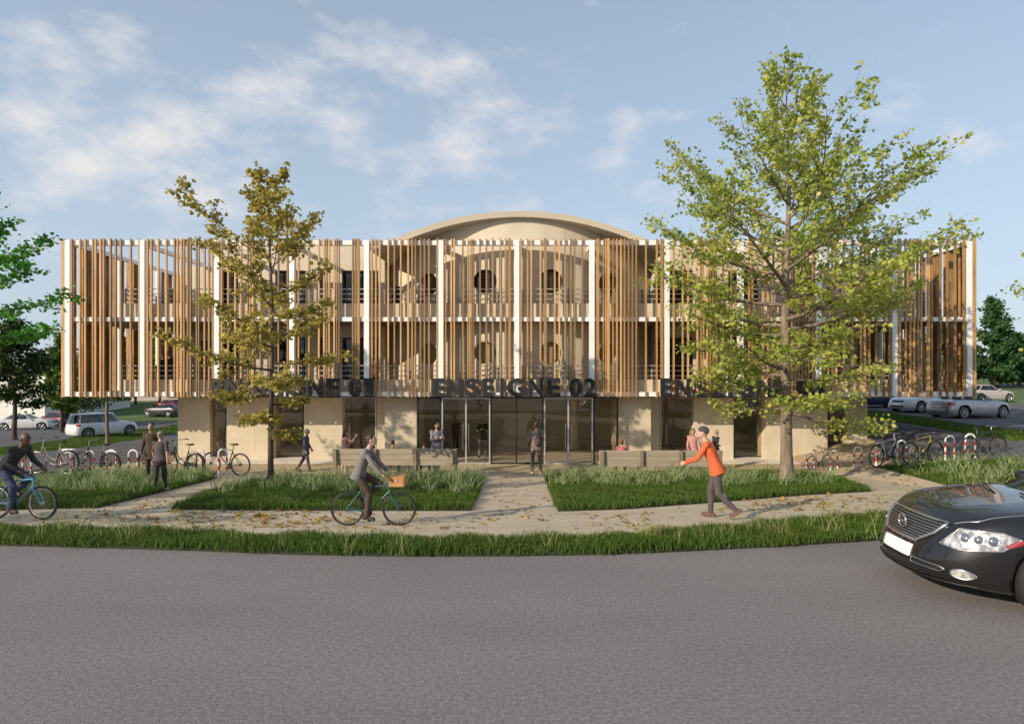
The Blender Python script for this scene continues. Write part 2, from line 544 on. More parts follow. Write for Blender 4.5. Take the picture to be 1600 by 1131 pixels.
# the terrain: one sheet out to the horizon
gx = np.unique(np.concatenate([np.arange(-420, -60, 12.0), np.arange(-60, 60.1, 1.0), np.arange(72, 421, 12.0)]))
gy = np.unique(np.concatenate([np.arange(-60, -4, 8.0), np.arange(-4, 70.1, 1.0), np.arange(72, 140, 4.0), np.arange(144, 700, 16.0)]))
XX, YY = np.meshgrid(gx, gy)
ZZ = ground(XX, YY) - 0.05
nxv = len(gx)
vv = np.stack([XX.ravel(), YY.ravel(), ZZ.ravel()], 1)
ii = (np.arange(len(gy) - 1)[:, None] * nxv + np.arange(nxv - 1)[None]).ravel()
gme = np_mesh('ground', vv, quads=np.stack([ii, ii + 1, ii + 1 + nxv, ii + nxv], 1), mat=LAWN, smooth=True)
link('ground', gme, LAWN)['kind'] = 'structure'

# road edge (near side of the grass verge) and the far side of the verge
ROAD_E = [(-30, 9.6)] + gp((-60, 851), (27, 853), (150, 856), (320, 861), (470, 867), (600, 869), (800, 869), (930, 867), (1060, 862), (1200, 855), (1330, 847), (1385, 843), (1500, 833), (1640, 822)) + [(30, 10.2)]
VERGE_T = [(-30, 10.9)] + gp((-60, 829), (27, 829), (150, 831), (300, 836), (430, 841), (560, 845), (700, 846), (850, 846), (960, 842), (1100, 830), (1200, 822), (1300, 814), (1400, 807), (1500, 800), (1640, 793)) + [(30, 11.8)]
def curve_y(cv, x):
    for a, b in zip(cv, cv[1:]):
        if a[0] <= x <= b[0]: return a[1] + (b[1] - a[1]) * (x - a[0]) / (b[0] - a[0])
    return cv[-1][1]
drape('road', [(-60, -20), (60, -20), (60, 10.4), (31, 10.4)] + ROAD_E[::-1] + [(-31, 9.8), (-60, 9.8)], 0.0, ASPH, 2.0)
VERGE = ROAD_E + VERGE_T[::-1]
drape('verge', VERGE, 0.035, SOIL, 1.0, skirt=0.05)
# pale path sheet from the verge to the building
drape('path', VERGE_T + [(30, 19), (15.2, 19.5), (14.5, 24.0), (-16, 24.0), (-21, 20.5), (-30, 17.5)], 0.0, PATHM, 1.0)
drape('plaza', gp((196, 741), (330, 738), (480, 741), (640, 745), (760, 738), (860, 742), (1000, 742), (1236, 738), (1375, 730)) + [(14.2, 22.5), (14.9, 25.0), (16.4, 28.2), (16.0, 29.5), (-16.5, 29.5), (-16.6, 26.5), (-17.5, 24.8)], 0.02, SAND, 1.0)
# asphalt drives and car parks either side of the building
drape('driveway', [(-60, 19), (-30, 17.6), (-21, 20.6), (-17.4, 24.9), (-16.6, 26.5), (-16.0, 34.0), (-16.4, 47)] + [tuple(G(278, 677)[:2]), tuple(G(150, 697)[:2]), tuple(G(27, 711)[:2]), (-60, 25.0)], 0.012, ASPH2, 1.0)
drape('driveway', [(14.3, 20.6), (15.4, 19.4), (30, 18.9), (60, 18), (60, 25.5), tuple(G(1600, 690)[:2]), tuple(G(1500, 676)[:2]), tuple(G(1400, 660)[:2]), tuple(G(1356, 654)[:2]), (16.4, 38), (16.3, 28.2), (14.9, 25)], 0.012, ASPH2, 1.0)
drape('parking_lot', [tuple(G(-40, 704)[:2]), tuple(G(120, 685)[:2]), tuple(G(210, 671)[:2]), tuple(G(290, 660)[:2]), (-24.5, 62), (-62, 64), (-80, 50), (-70, 36)], 0.012, ASPH2, 1.0)
drape('parking_lot', [tuple(G(1340, 637)[:2]), tuple(G(1440, 652)[:2]), tuple(G(1530, 666)[:2]), tuple(G(1640, 676)[:2]), (60, 31), (64, 46), (40, 47), (24, 52)], 0.012, ASPH2, 1.0)
drape('road', [(-70, 84), (-20, 88), (-20, 96), (-75, 92)], 0.03, PATHM, 2.0)
drape('road', [(30, 84), (95, 80), (98, 92), (32, 96)], 0.05, ASPH2, 2.0)

BEDS = {
 'left': gp((-30, 800), (27, 796), (150, 794), (240, 772), (336, 748), (330, 743), (200, 742), (27, 741), (-30, 742)),
 'mid': gp((268, 796), (480, 798), (735, 798), (748, 770), (757, 746), (650, 747), (520, 748), (440, 748), (380, 757), (320, 774)),
 'right': gp((872, 799), (970, 796), (1130, 784), (1250, 774), (1360, 768), (1310, 749), (1235, 737), (1100, 741), (960, 745), (852, 744), (860, 770)),
 'far': gp((1375, 731), (1430, 745), (1500, 764), (1560, 776), (1660, 792), (1700, 740), (1640, 722), (1575, 722), (1480, 724)),
}
for k, p in BEDS.items():
    drape('planting_bed', p, 0.04, SOIL, 1.0, skirt=0.08)

# ------------------------------------------------------------------ the building
DF = 25.5                                    # depth of the slat fronts
BLD = thing('commercial_building', 'two storey stucco building wrapped in vertical timber slats with a vaulted middle roof', 'building', (0, 28, -1.25))
BO = (0, 28, -1.25)
def bp(mb, name, m_, parent=None): return mb.build(name, m_, parent or BLD, BO)
def bpsub(mb, name, m_, parent): return mb.build(name, m_, parent, BO)
ZB, ZM, ZT = 1.66, 4.86, 8.12                # bottom, middle, top beams (undersides)
colpx = [105.5, 222, 338.5, 456, 572.7, 689, 807.5, 925, 1042, 1158, 1279, 1398, 1515]
COLX = [PX(p, DF + .03) for p in colpx]
XL, XR = COLX[0], COLX[-1]
slat_px = [98, 111, 124, 132.5, 144.5, 148.5, 156.5, 161.5, 172, 180, 188, 203.5, 217, 230, 236, 246.5, 259, 272, 277, 282.6, 287, 293, 297, 306.5, 310, 319, 326, 332,
 346, 356, 367, 376, 386.7, 390, 394.7, 406.6, 421, 434.5, 449, 466, 482.5, 498, 506, 510, 514, 522, 526, 529.6, 551, 555, -559.5, 581, 587, 593, 606.5, 616, 626, 637.5, 643.8, 648.8, 657, 663, 670, 683,
 693, 696.5, 705, 709.6, 723, 731, 734, 737, 739.7, 750, 760, 769.6, 782, 790, -796, 814, 824.2, 830, 844.5, -852, 866.8, 874, 883, 892, 898, 910, -934, 943, 946.6, -950.6, 958, 964, 970.5, 976, 982.4, 988.4, 994.4, 1009.5, 1026.5, -1034.5,
 1053, 1067, 1075.5, 1090, -1096, 1099.6, 1105.4, 1110, 1114.7, 1119.3, 1130.6, 1143, 1171, 1176, 1192.5, 1201, 1209, 1224, 1237.6, 1241.6, -1248, 1254, 1259, 1263.5, 1270.8,
 1294.7, 1301.3, 1307.3, 1319, 1332.5, 1345.7, 1352, 1359, 1370, 1382, 1391, -1406, 1416, 1423, 1429, 1434.5, 1440, -1451.5, 1456.5, 1470.5, 1481, 1493.4, 1507, -1523.5]
random.seed(4)
for i in range(12):
    mb = MB()
    lo = -999 if i == 0 else colpx[i]
    hi = 9999 if i == 11 else colpx[i + 1]
    for p in slat_px:
        wd = 0.115 if p < 0 else 0.062
        p = abs(p)
        if min(abs(abs(q) - p) for q in slat_px if abs(q) != p) < 3.8: wd *= 0.62
        if not (lo <= p < hi): continue
        if p == 98: wd = 0.14
        x = PX(p, DF)
        t = 0.02 * random.random()
        mb.bx(x - wd / 2, x + wd / 2, DF, DF + 0.085, 1.635 - t, 8.27 + t)
    bp(mb, 'slat_screen', WOOD)
# side screens, slats across the depth
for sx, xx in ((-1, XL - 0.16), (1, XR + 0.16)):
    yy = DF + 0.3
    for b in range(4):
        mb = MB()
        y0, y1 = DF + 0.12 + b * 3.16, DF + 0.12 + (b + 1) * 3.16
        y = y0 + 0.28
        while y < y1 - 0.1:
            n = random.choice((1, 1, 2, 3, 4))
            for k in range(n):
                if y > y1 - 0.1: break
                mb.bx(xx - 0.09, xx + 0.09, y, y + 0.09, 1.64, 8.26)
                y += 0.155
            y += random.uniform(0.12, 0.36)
        bp(mb, 'slat_screen', WOOD_SHADE)
# columns, front and sides
for i, x in enumerate(COLX):
    mb = MB(); mb.bx(x - 0.105, x + 0.105, DF + 0.004, DF + 0.26, 1.67, 8.22)
    bp(mb, 'column', WHITE)
for sx, x in ((-1, XL), (1, XR)):
    for b in range(1, 5):
        y = DF + 0.13 + b * 3.16
        mb = MB(); mb.bx(x - 0.1, x + 0.1, y - 0.1, y + 0.1, 1.67, 8.22)
        bp(mb, 'column', WHITE)
# beams: three front beams, side beams, and ties from each column back to the wall
for z0, h in ((ZB, 0.19), (4.82, 0.175), (8.03, 0.19)):
    mb = MB()
    for a, b in zip(COLX, COLX[1:]):
        mb.bx(a + 0.107, b - 0.107, DF + 0.088, DF + 0.30, z0, z0 + h)
    bp(mb, 'beam', WHITE)
    for x in (XL, XR):
        mb = MB(); mb.bx(x - 0.07, x + 0.07, DF + 0.262, DF + 12.9, z0 + 0.004, z0 + h - 0.004)
        bp(mb, 'beam', WHITE)
for i, x in enumerate(COLX[1:-1]):
    back = 33.0 if i in (0, 10) else (27.98 if abs(x) > 6.2 else 26.9 if abs(x) > 3 else 26.3)
    if i in (0, 10): back = 30.4
    mb = MB(); mb.bx(x - 0.075, x + 0.075, DF + 0.262, back, 7.98, 8.16)
    bp(mb, 'beam', WHITE)

# floor slabs
mb = MB(); mb.bx(XL + 0.12, XR - 0.12, DF + 0.302, DF + 12.8, 1.67, 1.84); bp(mb, 'floor_slab', SLAB)
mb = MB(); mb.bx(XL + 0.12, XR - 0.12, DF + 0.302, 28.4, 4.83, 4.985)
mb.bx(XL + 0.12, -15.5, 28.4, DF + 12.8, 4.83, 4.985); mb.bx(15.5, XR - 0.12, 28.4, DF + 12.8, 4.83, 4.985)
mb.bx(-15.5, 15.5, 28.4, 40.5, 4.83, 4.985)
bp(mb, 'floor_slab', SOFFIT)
mb = MB(); mb.bx(XL + 0.2, XR - 0.2, DF + 0.33, DF + 12.7, 1.628, 1.668); bp(mb, 'soffit', SOFFIT)

# walls with openings (cell by cell)
def wall_cells(mb, x0, x1, z0, z1, y0, y1, holes):
    xs = sorted({x0, x1} | {h[0] for h in holes} | {h[1] for h in holes})
    zs = sorted({z0, z1} | {h[2] for h in holes} | {h[3] for h in holes})
    for a, b in zip(xs, xs[1:]):
        run = None
        for c, d in zip(zs, zs[1:]):
            cx, cz = (a + b) / 2, (c + d) / 2
            solid = not any(h[0] < cx < h[1] and h[2] < cz < h[3] for h in holes)
            if solid: run = (run[0], d) if run else (c, d)
            elif run: mb.bx(a, b, y0, y1, *run); run = None
        if run: mb.bx(a, b, y0, y1, *run)
RC = 12.6; HW = 6.2; ZA = 9.55
def arch(x): return ZA - (RC - math.sqrt(max(RC * RC - x * x, 0)))
YW = 28.0
wins = [(347, 372), (430, 477), (497, 508), (534, 591), (1024, 1083), (1107, 1119), (1138, 1186), (1246, 1271)]
holes = []
for a, b in wins:
    for z0, z1 in ((1.86, 4.30), (4.99, 7.38)):
        holes.append((PX(a, YW), PX(b, YW), z0, z1))
wx = 14.0
mb = MB()
wall_cells(mb, -wx, -6.22, 1.845, 8.75, YW, YW + 0.3, [h for h in holes if h[1] < -6.1])
bp(mb, 'wall', STUCCO); mb = MB()
wall_cells(mb, 6.22, wx, 1.845, 8.75, YW, YW + 0.3, [h for h in holes if h[0] > 6.1])
bp(mb, 'wall', STUCCO)
for sx in (-1, 1):
    mb = MB(); a, b = sorted((sx * 6.22, sx * 6.5)); mb.bx(a, b, YW + .302, 29.4, 1.845, 8.4); bp(mb, 'wall', STUCCO)
# set-back ends of the upper floors
for sx in (-1, 1):
    mb = MB()
    a, b = sorted((sx * 13.98, sx * 16.9))
    wall_cells(mb, a, b, 1.845, 8.02, 30.5, 30.8, [(a + 0.9, b - 1.0, 1.86, 4.3)])
    a, b = sorted((sx * 13.7, sx * 14.0))
    mb.bx(a, b, 28.302, 30.498, 1.845, 8.02)
    a, b = sorted((sx * 16.6, sx * 16.9))
    mb.bx(a, b, 30.802, 40, 1.845, 8.02)
    bp(mb, 'wall', STUCCO)
    mb = MB(); a, b = sorted((sx * 14.9, sx * 15.9)); mb.bx(a, b, 30.7, 30.72, 1.86, 4.3); bp(mb, 'door', BLACK)
mb = MB(); mb.bx(-13.9, 13.9, 28.31, 40, 8.3, 8.45); mb.bx(-16.55, -13.92, 30.81, 40, 7.7, 7.85); mb.bx(13.92, 16.55, 30.81, 40, 7.7, 7.85); bp(mb, 'roof', SLAB)
mb = MB(); mb.bx(-16.55, 16.55, 39.7, 39.98, 1.845, 8.28); bp(mb, 'wall', STUCCO)
for a, b in ((-13.6, -7.2), (7.2, 13.6)):
    mb = MB(); mb.bx(a, b, 31.8, 31.9, 1.85, 8.2); bp(mb, 'interior_wall', DARKIN)
for x0, x1, z0, z1 in holes:
    fr = MB()
    yf = YW + 0.16
    t = 0.07
    fr.bx(x0, x0 + t, yf, yf + 0.07, z0, z1); fr.bx(x1 - t, x1, yf, yf + 0.07, z0, z1)
    fr.bx(x0 + t, x1 - t, yf, yf + 0.07, z1 - t, z1); fr.bx(x0 + t, x1 - t, yf, yf + 0.07, z0, z0 + t)
    n = max(1, round((x1 - x0) / 0.8))
    for k in range(1, n):
        xm = x0 + (x1 - x0) * k / n
        fr.bx(xm - t / 2, xm + t / 2, yf + 0.002, yf + 0.068, z0 + t, z1 - t)
    w_ = bp(fr, 'window', BLACK)
    pn = MB(); pn.bx(x0 + t, x1 - t, yf + 0.03, yf + 0.036, z0 + t, z1 - t); bpsub(pn, 'pane', GLASS, w_)
    bl = MB(); bl.bx(x0 + t + .01, x1 - t - .01, yf + 0.075, yf + 0.10, z1 - 0.24, z1 - t); bpsub(bl, 'blind', WHITE, w_)

# vaulted roof and the rounded drum under it
mb = MB()
N = 48
ro, ri = [], []
rings = []
for i in range(N + 1):
    a = -math.asin(HW / RC) + 2 * math.asin(HW / RC) * i / N
    xo, zo = RC * math.sin(a), ZA - RC + RC * math.cos(a)
    xi, zi = (RC - 0.25) * math.sin(a), ZA - RC + (RC - 0.25) * math.cos(a)
    rings.append([Vector((xo, 25.93, zo)), Vector((xo, 40.3, zo)), Vector((xi, 40.3, zi)), Vector((xi, 25.93, zi))])
mb.loft(rings, 0, True, False)
bp(mb, 'vault_roof', VAULT)
RD, CD, THM = 8.2, 34.4, math.asin(6.2 / 8.2)
def drum_mesh():
    m_ = MB()
    nT, nZ = 72, 12
    outer, inner = [], []
    vs, fs = [], []
    for layer, rr in ((0, RD), (1, RD - 0.32)):
        for i in range(nT + 1):
            th = -THM + 2 * THM * i / nT
            x, y = rr * math.sin(th), CD - rr * math.cos(th)
            zt = arch(max(-HW, min(HW, x))) - 0.13
            for j in range(nZ + 1):
                vs.append((x, y, 1.845 + (zt - 1.845) * j / nZ))
    W1 = (nT + 1) * (nZ + 1)
    idx = lambda l, i, j: l * W1 + i * (nZ + 1) + j
    for i in range(nT):
        for j in range(nZ):
            fs.append((idx(0, i, j), idx(0, i + 1, j), idx(0, i + 1, j + 1), idx(0, i, j + 1)))
            fs.append((idx(1, i, j), idx(1, i, j + 1), idx(1, i + 1, j + 1), idx(1, i + 1, j)))
        fs.append((idx(0, i, nZ), idx(0, i + 1, nZ), idx(1, i + 1, nZ), idx(1, i, nZ)))
        fs.append((idx(0, i, 0), idx(1, i, 0), idx(1, i + 1, 0), idx(0, i + 1, 0)))
    for j in range(nZ):
        fs.append((idx(0, 0, j), idx(0, 0, j + 1), idx(1, 0, j + 1), idx(1, 0, j)))
        fs.append((idx(0, nT, j), idx(1, nT, j), idx(1, nT, j + 1), idx(0, nT, j + 1)))
    m_.add(vs, fs)
    return m_.mesh('drum')
cut = MB()
port = []
for th in (-30.0, -10.6, 9.6, 29.0):
    for z in (3.52, 6.62):
        d = Vector((math.sin(R(th)), -math.cos(R(th)), 0))
        c = Vector((0, CD, z)) + d * RD
        cut.tube([c - d * 0.9, c + d * 0.9], 0.52, 32)
        port.append((c, d, z))
cme = cut.mesh('cut')
bmx = bmesh.new(); bmx.from_mesh(cme); bmesh.ops.recalc_face_normals(bmx, faces=bmx.faces); bmx.to_mesh(cme); bmx.free()
co_ = bpy.data.objects.new('cut', cme); C.objects.link(co_)
dme0 = drum_mesh()
bmx = bmesh.new(); bmx.from_mesh(dme0); bmesh.ops.recalc_face_normals(bmx, faces=bmx.faces); bmx.to_mesh(dme0); bmx.free()
dme = evaluate(dme0, [('BOOLEAN', dict(operation='DIFFERENCE', object=co_, solver='EXACT', use_self=True))])
bpy.data.objects.remove(co_)
dme.transform(Matrix.Translation(-Vector(BO)))
dme.name = 'drum_wall'
dme.materials.clear()
dme.polygons.foreach_set('material_index', [0] * len(dme.polygons))
link('drum_wall', dme, STUCCO, BLD)
TANPANEL = mat('porthole blind', (0.27, 0.19, 0.105), 0.8, col2=(0.31, 0.22, 0.125), scale=2)
BROWNGL = mat('porthole dark glass', (0.030, 0.013, 0.008), 0.12, col2=(0.045, 0.02, 0.012), scale=2, spec=0.6)
for c, d, z in port:
    q = Vector((0, 0, 1)).rotation_difference(d).to_matrix()
    fr = MB()
    ring = [c - d * 0.06 + q @ Vector((0.50 * math.cos(2 * PI * k / 32), 0.50 * math.sin(2 * PI * k / 32), 0)) for k in range(32)]
    fr.tube(ring, 0.028, 8, closed=True)
    w_ = bp(fr, 'porthole_window', BLACK if z > 5 else STUCCO2)
    pn = MB(); pn.tube([c - d * 0.23, c - d * 0.20], 0.515, 32)
    bpsub(pn, 'pane', BROWNGL if z > 5 else TANPANEL, w_)
# dark room behind drum
mb = MB(); mb.bx(-5.2, 5.2, 34, 34.1, 1.86, 8.0); bp(mb, 'interior_wall', DARKIN)

# parapets and railings of both balconies
for z0, z1, lo in ((4.99, 5.61, 4.99), (1.845, 2.37, 1.845)):
    mb = MB(); mb.bx(XL + 2.1, XR - 2.1, DF + 0.42, DF + 0.52, z0, z1); bp(mb, 'parapet', STUCCO)
for zr in ((6.24, 6.03, 5.81), (2.96, 2.75, 2.53)):
    base = 4.99 if zr[0] > 5 else 1.845
    xs = [XL + 1.95 + k * (XR - XL - 3.9) / 32 for k in range(33)]
    for k in range(0, 32, 8):
        pb = MB()
        for z in zr: pb.tube([(xs[k] + 0.002, DF + 0.56, z), (xs[k + 8] - 0.002, DF + 0.56, z)], 0.021, 6)
        rl = bp(pb, 'railing', RAIL)
        for j in range(k, k + 8):
            po = MB(); po.bx(xs[j] - 0.022, xs[j] + 0.022, DF + 0.585, DF + 0.625, base + 0.002, zr[0] + 0.03)
            bpsub(po, 'railing_post', POST, rl)
    for sx in (-1, 1):                      # returns along the open end terraces
        pb = MB()
        x = sx * (XR - 1.9)
        for z in zr: pb.tube([(x, DF + 0.56, z), (x, 37.5, z)], 0.021, 6)
        for k in range(11): pb.bx(x - 0.02, x + 0.02, DF + 0.7 + k * 1.1, DF + 0.74 + k * 1.1, base + 0.002, zr[0])
        pb.bx(x - 0.03, x + 0.03, DF + 0.8, 37.4, base + 0.003, base + 0.5)
        bp(pb, 'railing', POST)

# ground floor: piers, glazing, entrance
Z0 = -1.25
def pier(xa, xb, y0, y1, m_=STUCCO2):
    mb = MB(); mb.bx(xa, xb, y0, y1, gz((xa + xb) / 2, y0) - 0.3, 1.626); return bp(mb, 'pier', m_)
pier(PX(278, 28.2), PX(328, 28.2), 28.2, 33)
pier(PX(354, 27.7), PX(397, 27.7), 27.7, 28.6)
pier(PX(397.3, 27.55), PX(424, 27.55), 27.55, 28.6)
pier(PX(475, 27.5), PX(535, 27.5), 27.5, 28.6)
pier(PX(589, 27.5), PX(601, 27.5), 27.5, 28.6)
pier(PX(601, 26.4), PX(651, 26.4), 26.4, 28.6)
pier(PX(967, 26.4), PX(1017, 26.4), 26.4, 28.6)
pier(PX(1017, 27.5), PX(1030, 27.5), 27.5, 28.6)
pier(PX(1084, 27.5), PX(1146, 27.5), 27.5, 28.6)
pier(PX(1198, 27.55), PX(1223, 27.55), 27.55, 28.6)
pier(PX(1223.3, 27.8), PX(1293, 27.8), 27.8, 28.6)
pier(PX(1322, 28.2), PX(1355, 28.2), 28.2, 33)
def glazing(pa, pb, y, mull=(), frame=BLACK, t=0.06, name='window', z1=1.62, pane=GLASS):
    xa, xb = PX(pa, y), PX(pb, y)
    z0 = gz((xa + xb) / 2, y) + 0.025
    f = MB()
    f.bx(xa, xa + t, y, y + 0.09, z0, z1); f.bx(xb - t, xb, y, y + 0.09, z0, z1)
    f.bx(xa + t, xb - t, y + .002, y + 0.088, z1 - t, z1); f.bx(xa + t, xb - t, y + .002, y + 0.088, z0, z0 + t)
    for q in mull:
        xm = PX(q, y); f.bx(xm - t * .6, xm + t * .6, y - 0.006, y + 0.096, z0 + t, z1 - t)
    o = bp(f, name, frame)
    p = MB(); p.bx(xa + t, xb - t, y + 0.04, y + 0.05, z0 + t, z1 - t); bpsub(p, 'pane', pane, o)
    return o
GLASSD = glass_mat('ground floor glass', (0.90, 0.88, 0.84), 1.5)
def gdoor(pa, pb, y, mull=()):
    o = glazing(pa, pb, y, mull, ALU, 0.055, 'door', 1.60, GLASSD)
    h = MB()
    for q in mull or ((pa + 6),):
        x = PX(q, y)
        for s in (-0.12, 0.12): h.tube([(x + s, y - 0.05, -0.6), (x + s, y - 0.05, 0.5)], 0.014, 6)
    bpsub(h, 'handle', STEEL, o)
glazing(328, 354, 28.4, (), BLACK, pane=GLASSD)
glazing(424, 475, 28.1, (), BLACK, pane=GLASSD)
gdoor(537, 588, 27.75)
glazing(652, 689, 25.95, (), BLACK, pane=GLASSD)
gdoor(690, 766, 25.9, (728,))
glazing(767, 849, 25.95, (807,), BLACK, 0.05, pane=GLASSD)
gdoor(850, 926.5, 25.9, (888,))
glazing(927.5, 966, 25.95, (), BLACK, pane=GLASSD)
gdoor(1031, 1083, 27.75)
glazing(1146, 1197, 28.1, (), BLACK, pane=GLASSD)
glazing(1293, 1322, 28.4, (), BLACK, pane=GLASSD)
mb = MB()
mb.bx(-15.3, 15.3, 32.4, 32.6, -1.5, 1.62)
mb.bx(-15.28, -15.1, 29.2, 32.39, -1.5, 1.62); mb.bx(15.1, 15.28, 29.2, 32.39, -1.5, 1.62)
bp(mb, 'lobby_wall', LOBBY)
mb = MB(); mb.bx(-15.1, 15.1, 26.05, 32.4, -1.35, -1.215); bp(mb, 'lobby_floor', LOBBYF)
mb = MB(); mb.bx(-15.1, 15.1, 26.1, 32.4, 1.57, 1.60); bp(mb, 'lobby_ceiling', LOBBY)
for x, y in ((-3.0, 31), (2.8, 31), (-8.2, 30.6), (8.4, 30.6)):
    mb = MB(); mb.tube([(x, y, -1.21), (x, y, 1.56)], 0.22, 16); bp(mb, 'lobby_column', LOBBY)

# raised black letters on the slats
def sign(name_label, word, num, px0):
    root = thing('shop_sign', name_label, 'sign', (PX(px0 + 127, DF), DF - 0.08, 1.66), group='raised black signs along the slat front')
    ox = Vector(root.location)
    lay = list(zip(word, [(0, 18), (23, 46), (51, 73), (79, 97), (106, 112), (117, 146), (151, 173), (179, 200)])) + list(zip(num, [(214, 233), (237, 256) if num[1] != '1' else (238, 252)]))
    for ch, (a, b) in lay:
        cu = bpy.data.curves.new('letter', 'FONT')
        cu.body = ch; cu.size = 1.0; cu.extrude = 0.045; cu.offset = 0.032; cu.bevel_depth = 0.004
        to = bpy.data.objects.new('letter', cu); C.objects.link(to)
        bpy.context.view_layer.update()
        me = bpy.data.meshes.new_from_object(to.evaluated_get(bpy.context.evaluated_depsgraph_get()))
        bpy.data.objects.remove(to)
        vs = np.empty(len(me.vertices) * 3); me.vertices.foreach_get('co', vs); vs = vs.reshape(-1, 3)
        lo, hi = vs.min(0), vs.max(0)
        tx0, tx1 = PX(px0 + a, DF - .08), PX(px0 + b, DF - .08)
        n = np.empty_like(vs)
        n[:, 0] = tx0 + (vs[:, 0] - lo[0]) / (hi[0] - lo[0]) * (tx1 - tx0) - ox.x
        n[:, 2] = (vs[:, 1] - lo[1]) / (hi[1] - lo[1]) * 0.765
        n[:, 1] = -(vs[:, 2] - lo[2]) + 0.03
        me.vertices.foreach_set('co', n.ravel()); me.update(); me.name = 'letter'
        me.materials.clear()
        me.polygons.foreach_set('material_index', [0] * len(me.polygons))
        link('letter', me, LETTER, root)
    st = MB()
    x0, x1 = PX(px0, DF) - ox.x, PX(px0 + 256, DF) - ox.x
    st.bx(x0, x1, -0.012, 0.07, -0.03, 0.0)
    st.build('bracket_rail', BLACK, root)
sign('black raised lettering reading ENSEIGNE 01 behind the yellow tree', 'ENSEIGNE', '01', 331)
sign('black raised lettering reading ENSEIGNE 02 above the glass entrance', 'ENSEIGNE', '02', 675.5)
sign('black raised lettering reading ENSEIGNE 03 half hidden by the big green tree', 'ENSEIGNE', '03', 1032)
# ------------------------------------------------------------------ trees
def mirror_rot(d, ax, a): return Quaternion(ax, a) @ d
def bez(p0, p1, p2, n):
    return [(p0 * (1 - t) ** 2 + p1 * 2 * t * (1 - t) + p2 * t * t) for t in [i / n for i in range(n + 1)]]
FAN = np.array([[0, 0, 0], [-.55, .55, .12], [-.28, .98, .03], [0, .86, -.05], [.28, .98, .03], [.55, .55, .12]])
OVAL = np.array([[0, 0, 0], [-.3, .35, .06], [-.24, .75, .05], [0, 1.05, -.04], [.24, .75, .05], [.3, .35, .06]])
def leaf_mesh(name, P, size, m_, rng, shape=FAN, up=0.5, jit=0.35):
    n = len(P)
    nrm = rng.normal(size=(n, 3)); nrm[:, 2] = np.abs(nrm[:, 2]) * (0.6 + up) + up * 0.5
    nrm /= np.linalg.norm(nrm, axis=1)[:, None]
    d = rng.normal(size=(n, 3)); d -= nrm * (d * nrm).sum(1)[:, None]; d /= np.linalg.norm(d, axis=1)[:, None]
    r = np.cross(d, nrm)
    sz = size * (1 + jit * rng.uniform(-1, 1, n))
    k = len(shape)
    v = P[:, None, :] + sz[:, None, None] * (shape[None, :, 0, None] * r[:, None] + shape[None, :, 1, None] * d[:, None] + shape[None, :, 2, None] * nrm[:, None])
    b = (np.arange(n) * k)[:, None]
    q = np.concatenate([b + np.array([[0, 3, 2, 1]]), b + np.array([[0, 5, 4, 3]])])
    return np_mesh(name, v.reshape(-1, 3), quads=q, mat=m_)
